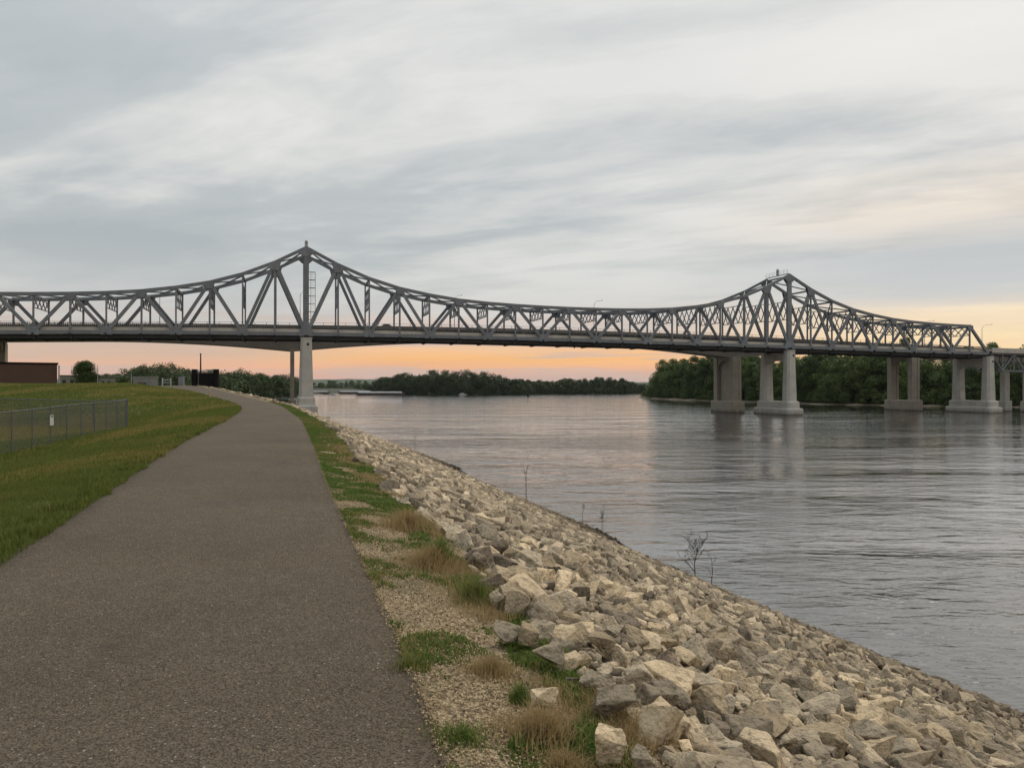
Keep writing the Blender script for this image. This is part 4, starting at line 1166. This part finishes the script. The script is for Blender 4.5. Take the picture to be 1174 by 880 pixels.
# ------------------------------------------------------------------ riprap
def rock_bm(seed, boxy, sub, disp):
    r = random.Random(seed)
    bm = bmesh.new()
    for i in range(13):
        v = Vector([r.uniform(-1, 1) for _ in range(3)])
        m_ = max(abs(c) for c in v); v = v.lerp(v / m_, boxy) if m_ > 0 else v
        if v.length > 1.45: v *= 1.45 / v.length
        bm.verts.new((v.x, v.y * r.uniform(.75, 1), v.z))
    g = bmesh.ops.convex_hull(bm, input=bm.verts)
    bmesh.ops.delete(bm, geom=list({e for e in g['geom_interior'] + g['geom_unused'] if isinstance(e, bmesh.types.BMVert)}), context='VERTS')
    bmesh.ops.dissolve_limit(bm, angle_limit=R(14), verts=bm.verts, edges=bm.edges)
    if sub:
        bmesh.ops.bevel(bm, geom=bm.edges[:], offset=.07, segments=2, affect='EDGES', clamp_overlap=True, profile=.6)
        bmesh.ops.triangulate(bm, faces=bm.faces)
        for _ in range(sub):
            lg = [e for e in bm.edges if e.calc_length() > .22]
            if lg: bmesh.ops.subdivide_edges(bm, edges=lg, cuts=1)
            bmesh.ops.triangulate(bm, faces=[f for f in bm.faces if len(f.verts) > 3])
        for v in bm.verts:
            n = mnoise.fractal(v.co * 1.6 + Vector((seed * 7.3, 0, 0)), .9, 2.1, 5)
            k = mnoise.noise(v.co * 5 + Vector((0, seed, 0)))
            v.co += v.co.normalized() * (n * disp + k * disp * .35)
    else:
        bmesh.ops.triangulate(bm, faces=bm.faces)
    k = max(max(abs(c) for c in v.co) for v in bm.verts)
    for v in bm.verts: v.co /= k
    bmesh.ops.recalc_face_normals(bm, faces=bm.faces)
    return bm
def bm_np(bm):
    bm.verts.index_update()
    return (np.array([v.co[:] for v in bm.verts], dtype=np.float32), np.array([[v.index for v in f.verts] for f in bm.faces], dtype=np.int32))
tones = ['rock_pale', 'rock_grey', 'rock_brown']
fine = []
for i in range(22):
    b = rock_bm(100 + i, .6 + .35 * (i % 3) / 2, 3, .085)
    row = []
    for tn in tones:
        me = bpy.data.meshes.new('boulder'); b.to_mesh(me)
        me.materials.append(M[tn]); me.update()
        row.append(me)
    fine.append(row); b.free()
coarse = [bm_np(rock_bm(300 + i, .6 + .35 * (i % 3) / 2, 0, 0)) for i in range(30)]
medium = []
for i in range(14):
    b = rock_bm(500 + i, .75, 1, .08); medium.append(bm_np(b)); b.free()

rocks = []     # x, y, z, half-length, flatness, width factor, layer
cell = {}
def free(x, y, r, pack):
    gx, gy = int(x // .2), int(y // .2)
    for i in range(gx - 2, gx + 3):
        for j in range(gy - 2, gy + 3):
            for (a, b, c) in cell.get((i, j), ()):
                if (a - x) ** 2 + (b - y) ** 2 < (pack * (r + c)) ** 2: return False
    return True
def scatter(y0, y1, n, rmin, rmax, lift, pack, layer):
    ysr = y0 + (y1 - y0) * rng.uniform(0, 1, n) if y1 - y0 < 100 else y0 + (y1 - y0) * rng.uniform(0, 1, n) ** 1.15
    r_, s_ = rr(ysr) + VERGE, ss(ysr)
    edge = 0.28 * np.sin(ysr * .9) + .2 * np.sin(ysr * 2.3 + 1)
    f = np.where(rng.uniform(0, 1, n) < .05, rng.uniform(1.0, 1.13, n), rng.uniform(-.002, 1.05, n))
    xs = r_ + np.maximum(edge, -.2) * .5 + f * (s_ - r_)
    lowf = np.clip((f - .72) / .28, 0, 1)
    rad = (rmin + (rmax - rmin) * rng.uniform(0, 1, n) ** 1.7) * (1 - .38 * lowf)
    zs = ground(xs, ysr)
    for x, y, z, r, ff in zip(xs, ysr, zs, rad, f):
        # only what the photograph could see (with a margin for a step to the side)
        if y < 1.2 and x < 2: continue
        if not free(x, y, r, pack): continue
        cell.setdefault((int(x // .2), int(y // .2)), []).append((x, y, r))
        rocks.append((x, y, z + r * lift, r, layer, ff))
HERO = [  # photo pixel of the centre, width px, height px, tone, yaw, label
    (757, 826, 62, 92, 0, .5, 'tall cream wedge shaped boulder, the largest at the bottom of the bank'),
    (703, 803, 66, 48, 1, .2, 'broad grey pitted boulder left of the tall cream wedge'),
    (762, 776, 84, 46, 0, -.5, 'long tan slab lying above the tall cream wedge'),
    (692, 850, 58, 62, 0, .1, 'flat topped pale block at the bottom edge beside the dry grass'),
    (625, 796, 38, 38, 0, .3, 'pale block sitting alone at the edge of the dry grass'),
    (567, 686, 24, 42, 1, .1, 'upright narrow grey block beside the tall green weeds'),
    (594, 691, 40, 42, 0, -.3, 'pale block leaning right of the upright narrow grey block'),
    (620, 700, 46, 34, 1, .4, 'blunt grey block below the long layered slab'),
    (606, 674, 62, 24, 0, -.25, 'long layered slab above the leaning pale block'),
    (606, 727, 30, 36, 0, .2, 'square cream block with a flat face beside the weeds'),
    (580, 722, 44, 28, 1, .1, 'wide low grey block left of the square cream block'),
    (735, 868, 46, 44, 1, .2, 'rounded grey boulder at the bottom edge below the tall cream wedge'),
    (627, 748, 50, 32, 1, -.2, 'cracked layered grey block in the upper heap'),
    (690, 590 + 145, 46, 30, 0, -.3, 'pale sharp edged block in the middle of the near heap'),
    (655, 640, 44, 26, 0, -.4, 'tan rounded slab on the upper slope above the long layered slab'),
]
heroes = []
for (px, py, wp, hp, tn, yw, lb) in HERO:
    x, y, z = hit(px, py, .12)
    r = wp * y / F * .5
    heroes.append((x, y, z, r, hp / wp, tn, yw, lb))
    cell.setdefault((int(x // .2), int(y // .2)), []).append((x, y, r * 1.05))
scatter(1.0, 62, 26000, .095, .19, .36, .60, 0)
scatter(1.0, 62, 150000, .055, .10, .24, .62, 0)
scatter(1.0, 30, 60000, .028, .055, .25, .66, 1)
scatter(62, 262, 60000, .14, .27, .35, .58, 2)
scatter(62, 150, 30000, .09, .14, .5, .58, 2)
scat_over = []
rk = np.array([(a, b, c, d, e, f) for a, b, c, d, e, f in rocks])
# which of them show largest in the frame
u = F * rk[:, 0] / rk[:, 1]; v = F * (EYE - rk[:, 2]) / rk[:, 1]
infr = (np.abs(u) < 580) & (v > 5) & (v < 425) & (rk[:, 1] > 1.5)
size = np.where(infr & (rk[:, 4] == 0), rk[:, 3] * F / np.maximum(rk[:, 1], .5), 0)
order = np.argsort(-size)
chosen = set(order[:285].tolist())
gname = 'riprap boulders on the river bank'
tone_label = ['pale cream riprap boulder among the heaped stones of the near bank', 'weathered grey riprap boulder among the heaped stones of the near bank', 'dark brown riprap boulder among the heaped stones of the near bank']
def place_boulder(x, y, z, r, asp, flat, tn, yaw, label, k):
    o = bpy.data.objects.new('boulder', fine[k % len(fine)][tn])
    COL.objects.link(o)
    o.location = (x, y, z); o.scale = (r, r * asp, r * flat)
    o.rotation_euler = (rng.normal(.12, .3), rng.normal(.28, .28), yaw)
    tag(o, label, 'boulder', gname)
    return o
for j, (x, y, z, r, hw, tn, yw, lb) in enumerate(heroes):
    o = place_boulder(x, y, z - r * .05, r * .84, .84, min(1.15, hw * .92), tn, yw, lb, j * 3 + 1)
    o.rotation_euler = (rng.normal(.05, .12), rng.normal(.2, .12), yw)
for i in order[:285]:
    x, y, z, r, ly, ff = rk[i]
    tn = int(rng.choice(3, p=[.56, .36, .08]))
    place_boulder(x, y, z, r * rng.uniform(.98, 1.2), rng.uniform(.68, 1.0), rng.uniform(.5, .85), tn, rng.uniform(0, 6.28), tone_label[tn], int(rng.integers(0, 1000)))
V, Fa, nv = [], [], 0
def rotm(n):
    yaw = rng.uniform(0, 2 * math.pi, n); tx = rng.normal(.1, .35, n); ty = rng.normal(.28, .3, n)
    cy, sy = np.cos(yaw), np.sin(yaw); z0, o1 = np.zeros(n), np.ones(n)
    Rz = np.array([[cy, -sy, z0], [sy, cy, z0], [z0, z0, o1]]).transpose(2, 0, 1)
    ca, sa = np.cos(tx), np.sin(tx); Rx = np.array([[o1, z0, z0], [z0, ca, -sa], [z0, sa, ca]]).transpose(2, 0, 1)
    cb, sb = np.cos(ty), np.sin(ty); Ry = np.array([[cb, z0, sb], [z0, o1, z0], [-sb, z0, cb]]).transpose(2, 0, 1)
    return Ry @ Rx @ Rz
rest = np.array([i for i in range(len(rk)) if i not in chosen])
dist = rk[rest, 1]
for pool, sel in ((medium, rest[(dist < 22) & (rk[rest, 3] > .07)]), (coarse, rest[~((dist < 22) & (rk[rest, 3] > .07))])):
    pick = rng.integers(0, len(pool), len(sel))
    for p_i, (pv, pf) in enumerate(pool):
        ids = sel[pick == p_i]
        if not len(ids): continue
        n = len(ids)
        sc = np.stack([rk[ids, 3] * rng.uniform(.95, 1.25, n), rk[ids, 3] * rng.uniform(.65, 1.0, n), rk[ids, 3] * rng.uniform(.5, .85, n)], -1)
        vv = np.einsum('nij,nkj->nki', rotm(n), pv[None] * sc[:, None, :]) + rk[ids, None, :3]
        V.append(vv.reshape(-1, 3)); Fa.append((pf[None] + (np.arange(n) * len(pv))[:, None, None]).reshape(-1, 3) + nv); nv += n * len(pv)
o = mesh_np('riprap_stones', np.concatenate(V), np.concatenate(Fa), M['rock_mass'])
tag(o, 'heaped pale limestone riprap stones covering the bank down to the water', 'riprap', None, 'stuff')

# pale stones tumbled beside the far bend of the path
# ------------------------------------------------------------------ ground cover
def blades(name, x, y, z, h, wd, mat, label, cat, lean=.5, parent=None, kind='stuff'):
    n = len(x)
    a = rng.uniform(0, 2 * math.pi, n); b = rng.uniform(0, 2 * math.pi, n)
    t = np.stack([np.cos(a), np.sin(a), np.zeros(n)], -1) * (wd / 2)[:, None]
    l = np.stack([np.cos(b), np.sin(b), np.zeros(n)], -1) * (h * lean * rng.uniform(0, 1, n))[:, None]
    p = np.stack([x, y, z], -1)
    mid = p + l * .35 + np.stack([np.zeros(n), np.zeros(n), h * .6], -1)
    tip = p + l + np.stack([np.zeros(n), np.zeros(n), h * np.sqrt(np.maximum(.1, 1 - (lean * .7) ** 2))], -1)
    v = np.stack([p - t, p + t, mid + t * .75, mid - t * .75, tip], 1).reshape(-1, 3)
    i = np.arange(n)[:, None] * 5
    o = mesh_np(name, v, [i + np.array([[0, 1, 2, 3]]), i + np.array([[3, 2, 4]])], mat, parent)
    if kind: tag(o, label, cat, None, kind)
    return o
def fbm(x, y, sc, seed):
    return np.array([mnoise.fractal(Vector((a * sc, b * sc, seed)), 1.0, 2.0, 3) for a, b in zip(x, y)])
gx, gy, gh, gw = [], [], [], []
for y0, y1, dens, hh, ww in ((6.0, 14, 2600, .075, .008), (14, 26, 1100, .085, .013), (26, 62, 190, .12, .035), (62, 118, 34, .16, .09)):
    n = int((y1 - y0) * 30 * dens)
    yy = rng.uniform(y0, y1, n); dd = rng.uniform(-.12, 30, n)
    xx = ll(yy) - dd
    keep = xx > -.70 * yy - .6
    xx, yy = xx[keep], yy[keep]
    k2 = rng.uniform(0, 1, len(xx)) < .9
    gx.append(xx[k2]); gy.append(yy[k2]); gh.append(hh * rng.uniform(.5, 1.4, k2.sum())); gw.append(ww * rng.uniform(.7, 1.3, k2.sum()))
gx, gy, gh, gw = map(np.concatenate, (gx, gy, gh, gw))
# rough taller fringe along the asphalt edge
n = 26000
fy = 6 + 40 * rng.uniform(0, 1, n) ** 1.5; fx = ll(fy) - rng.uniform(-.06, .4, n)
fm = fbm(fx, fy, 1.6, 41.0); fx = fx + .22 * np.clip(fm, 0, 1)
fk = fm > -.08; fx, fy = fx[fk], fy[fk]; n = len(fx)
gx = np.concatenate([gx, fx]); gy = np.concatenate([gy, fy]); gh = np.concatenate([gh, rng.uniform(.06, .16, n)]); gw = np.concatenate([gw, np.maximum(.008, fy * .0012)])
hv = np.where(gy < 40, 1 + .8 * fbm(gx, gy, .8, 31.0), 1.0)
gh = gh * np.clip(hv, .45, 2.0)
blades('lawn_grass', gx, gy, ground(gx, gy) - .02, gh, gw, M['blade'], 'short green and straw coloured grass of the lawn left of the path', 'grass')

# weeds on the verge: patchy, in clumps
n = 420000
wy = 1.6 + 70 * rng.uniform(0, 1, n) ** 1.9
wd_ = rng.uniform(-.02, 1.45, n)
wx = rr(wy) + wd_
f1 = fbm(wx, wy, 1.1, 5.0) + .35 * fbm(wx, wy, 5.0, 3.0)
band = np.exp(-((wd_ - .95) / .28) ** 2) * .60 + np.clip((wy - 6) / 7, 0, 1) * .46 - .12 - .20 * np.exp(-((wy - 5.2) / 1.2) ** 2) * (wd_ < .8) + .18 * np.exp(-((wd_ - .1) / .16) ** 2) * (wy > 6) + .30 * np.exp(-((wy - 3.5) / .55) ** 2 - ((wd_ - .42) / .3) ** 2)
keep = (f1 + band + rng.normal(0, .06, n) > .20)
keep &= wd_ < 1.15 + .25 * np.sin(wy * 1.3)
wx, wy, wd_ = wx[keep], wy[keep], wd_[keep]
tall = .024 + .05 * np.clip(fbm(wx, wy, 2.3, 9.0) + .5, 0, 1) + .035 * np.exp(-((wd_ - 1.0) / .25) ** 2)
blades('verge_weeds', wx, wy, ground(wx, wy) - .01, tall * rng.uniform(.4, 1.2, len(wx)), np.maximum(.011, wy * .0016) * rng.uniform(.7, 1.6, len(wx)), M['weed'],
       'patchy low green weeds growing in the gravel beside the path', 'weeds', .9)
n = 60000
dy_ = 2.2 + 22 * rng.uniform(0, 1, n) ** 1.7; dd_ = rng.normal(.98, .2, n); dx_ = rr(dy_) + dd_
fd = fbm(dx_, dy_, .9, 21.0) + .3 * fbm(dx_, dy_, 4.0, 2.0)
keep = fd > .16
dx_, dy_ = dx_[keep], dy_[keep]
blades('verge_dry_grass', dx_, dy_, ground(dx_, dy_) - .01, rng.uniform(.03, .14, len(dx_)), np.maximum(.004, dy_ * .0008) * rng.uniform(.7, 1.3, len(dx_)), M['dry'],
       'straggling dry tan grass mixed through the weeds along the top of the stones', 'grass', .9)
# loose chips of the verge
n = 80000
cy_ = 1.4 + 17 * rng.uniform(0, 1, n) ** 1.6; cd = rng.uniform(-.05, 1.2, n); cx_ = rr(cy_) + cd
oct_v = np.array([(1, 0, 0), (-.9, .2, 0), (.1, 1, .1), (0, -1, -.1), (.2, .1, .8), (0, 0, -.8)], np.float32)
oct_f = np.array([(0, 2, 4), (2, 1, 4), (1, 3, 4), (3, 0, 4), (2, 0, 5), (1, 2, 5), (3, 1, 5), (0, 3, 5)], np.int32)
sc = (.003 + .0075 * rng.uniform(0, 1, n) ** 3)[:, None] * rng.uniform(.6, 1.3, (n, 3))
vv = np.einsum('nij,nkj->nki', rotm(n), oct_v[None] * sc[:, None, :]) + np.stack([cx_, cy_, ground(cx_, cy_) + .012], -1)[:, None, :]
o = mesh_np('gravel_chips', vv.reshape(-1, 3), (oct_f[None] + (np.arange(n) * 6)[:, None, None]).reshape(-1, 3), M['stone_chip'])
tag(o, 'loose tan limestone chips of the verge along the asphalt edge', 'gravel', None, 'stuff')

n = 900
gy_ = 2.2 + 16 * rng.uniform(0, 1, n) ** 1.5; ge = np.abs(rng.normal(0, .22, n)); gx_ = rr(gy_) - ge
wdt = rr(gy_) - ll(gy_); uu = 1 - ge / wdt
gz_ = np.interp(gy_, YG, ET) + .03 - .03 * (2 * uu - 1) ** 2 + .002
sc = (.002 + .006 * rng.uniform(0, 1, n) ** 3)[:, None] * rng.uniform(.6, 1.3, (n, 3))
vv = np.einsum('nij,nkj->nki', rotm(n), oct_v[None] * sc[:, None, :]) + np.stack([gx_, gy_, gz_], -1)[:, None, :]
o = mesh_np('path_grit', vv.reshape(-1, 3), (oct_f[None] + (np.arange(n) * 6)[:, None, None]).reshape(-1, 3), M['stone_chip'])
tag(o, 'stray tan grit strewn along the right margin of the asphalt path', 'gravel', None, 'stuff')

def tuft(name, px, py, n, rad, h, mat, label, cat, lean=.8):
    x, y, z = hit(px, py)
    r_ = rad * np.minimum(1.15, np.abs(rng.normal(0, .62, n))) * (1 + .2 * np.sin(3 * rng.uniform(0, 6.28, n))); a = rng.uniform(0, 6.28, n)
    n_ = n // 6; r_[:n_] *= 1.1
    root = empty(name, (x, y, z)); tag(root, label, cat, None)
    lx, ly = r_ * np.cos(a), r_ * np.sin(a)
    blades('blades', lx, ly, ground(x + lx, y + ly) - z - .02, h * rng.uniform(.3, 1.25, n) * np.maximum(.35, 1 - .4 * r_ / rad), np.full(n, max(.004, y * .0007)) * rng.uniform(.7, 1.4, n), mat, None, None, lean, root, None)
    return root
tuft('dry_grass_tuft', 470, 606, 1500, .34, .30, M['dry'], 'farthest tan dry grass tuft at the edge of the stones', 'grass tuft')
tuft('dry_grass_tuft', 497, 650, 1700, .30, .28, M['dry'], 'tan dry grass tuft between two patches of green weeds', 'grass tuft')
tuft('dry_grass_tuft', 563, 772, 1300, .17, .15, M['dry'], 'low brownish dry grass tuft on the gravel left of the pale block', 'grass tuft')
tuft('dry_grass_tuft', 622, 846, 1700, .22, .19, M['dry'], 'wide tan dry grass tuft near the bottom edge', 'grass tuft')
tuft('dry_grass_tuft', 650, 884, 1100, .16, .13, M['dry'], 'tan dry grass tuft cut off by the bottom edge', 'grass tuft')
tuft('green_grass_tuft', 597, 806, 500, .07, .15, M['weed'], 'upright bright green grass tuft beside the pale block', 'grass tuft', .6)
tuft('green_grass_tuft', 505, 648, 800, .14, .34, M['weed'], 'tall green weed tuft beside the upright grey block', 'grass tuft', .6)
tuft('green_grass_tuft', 545, 690, 900, .2, .26, M['weed'], 'leafy green weed tuft at the foot of the near stones', 'grass tuft', .7)
tuft('green_grass_tuft', 530, 850, 1200, .2, .1, M['weed'], 'flat green weed patch on the gravel at the bottom edge', 'grass tuft', .9)
tuft('green_grass_tuft', 468, 765, 400, .1, .12, M['weed'], 'small green weed tuft at the asphalt edge', 'grass tuft', .8)

tuft('green_grass_tuft', 591, 706, 260, .09, .16, M['weed'], 'small green weed sprouting between the blocks below the layered slab', 'grass tuft', .8)
tuft('green_grass_tuft', 656, 782, 260, .09, .12, M['weed'], 'small green weed sprouting among stones right of the pale block', 'grass tuft', .8)
for px, py, ln, yaw, lb in ((1091, 823, .9, .5, 'bleached driftwood stick lying on the lower stones at the right'), (948, 742, .8, 1.0, 'short brown driftwood stick on the stones near the water')):
    x, y, z = hit(px, py, .12)
    o = empty('driftwood', (x, y, z + .02), yaw); tag(o, lb, 'driftwood')
    MB().tube([(-ln / 2, 0, .08), (-ln / 5, .05, .10), (ln / 5, -.03, .04), (ln / 2, .04, -.02)], [.022, .03, .026, .012], 7).build('stick', M['wood_post'], o, smooth=True)
    MB().tube([(ln / 6, -.02, .05), (ln / 3, -.14, .12)], [.014, .006], 5).build('twig', M['wood_post'], o)

# bare shrub and thin stems at the water's edge
def stems(name, px, py, hpx, nb, label, cat, leafy=0, seed=1):
    x, y, z = hit(px, py)
    r_ = random.Random(seed); H = hpx * y / F
    root = empty(name, (x, y, z)); tag(root, label, cat)
    m = MB()
    def grow(p, d, ln, rad, depth):
        q = p + d * ln * .5 + Vector((r_.gauss(0, .04), r_.gauss(0, .04), 0)) * ln; e = q + (d + Vector((r_.gauss(0, .15), r_.gauss(0, .15), .1))).normalized() * ln * .5
        m.tube([p, q, e], [max(rad, .004), max(rad * .75, .004), max(rad * .45, .003)], 5 if depth == 0 else 4)
        if depth < (4 if nb > 8 else 3):
            for _ in range(nb if depth == 0 else 3 if nb > 4 else 2):
                f = r_.uniform(.25, 1.0); st = p.lerp(q, f * 2) if f < .5 else q.lerp(e, f * 2 - 1)
                a = r_.uniform(0, 6.28); tilt = r_.uniform(.45, .95)
                nd = (d * (1 - tilt * .6) + Vector((math.cos(a), math.sin(a), .25)) * tilt * .75).normalized()
                grow(st, nd, ln * r_.uniform(.28, .5), rad * .5, depth + 1)
    grow(Vector((0, 0, -.1)), Vector((.03, 0, 1)), H, H * .011 + .006, 0)
    m.build('branches', M['twig'], root)
    if leafy:
        V = []
        for _ in range(leafy):
            f = r_.uniform(.45, 1.0); c = Vector((r_.gauss(0, .06 * H), r_.gauss(0, .06 * H), H * f)); a = r_.uniform(0, 6.28)
            t = Vector((math.cos(a), math.sin(a), r_.uniform(-.6, .6))) * .07; b = Vector((-math.sin(a), math.cos(a), .5)) * .03
            V += [c - t, c - b, c + t, c + b]
        mesh_np('leaves', [tuple(q) for q in V], np.arange(len(V)).reshape(-1, 4), M['leaf'], root)
stems('bare_shrub', 797, 664, 43, 16, 'bare leafless shrub rising from the stones at the water edge', 'shrub', 0, 5)
stems('bare_weed', 815, 668, 32, 3, 'thin bare stem just right of the leafless shrub', 'plant', 0, 6)
stems('sapling', 603, 574, 36, 3, 'lone slim sapling on the stones against the water', 'sapling', 26, 7)
stems('water_weed', 690, 604, 20, 4, 'leafy green weed standing at the water edge beyond the stones', 'plant', 40, 8)
stems('water_weed', 668, 594, 15, 3, 'small thin weed left of the leafy weed at the water edge', 'plant', 14, 9)
stems('water_weed', 476, 513, 14, 4, 'dark dry weed on the distant stones near the water', 'plant', 12, 10)

# ------------------------------------------------------------------ haze
def haze(density):
    m = bpy.data.materials.new('haze air'); m.use_nodes = True
    t = NT(m.node_tree); t.n.clear()
    o_ = t.new('ShaderNodeOutputMaterial'); v_ = t.new('ShaderNodeVolumePrincipled')
    v_.inputs['Color'].default_value = (0.80, 0.86, 0.93, 1)
    v_.inputs['Density'].default_value = density
    v_.inputs['Anisotropy'].default_value = 0.3
    t.l.new(v_.outputs[0], o_.inputs['Volume'])
    o = MB().box((500, 5000, 55), (22000, 13400, 119)).build('haze', m)
    o['kind'] = 'stuff'; o['label'] = 'faint evening haze lying over the river valley'; o['category'] = 'haze'
haze(2.2e-5)
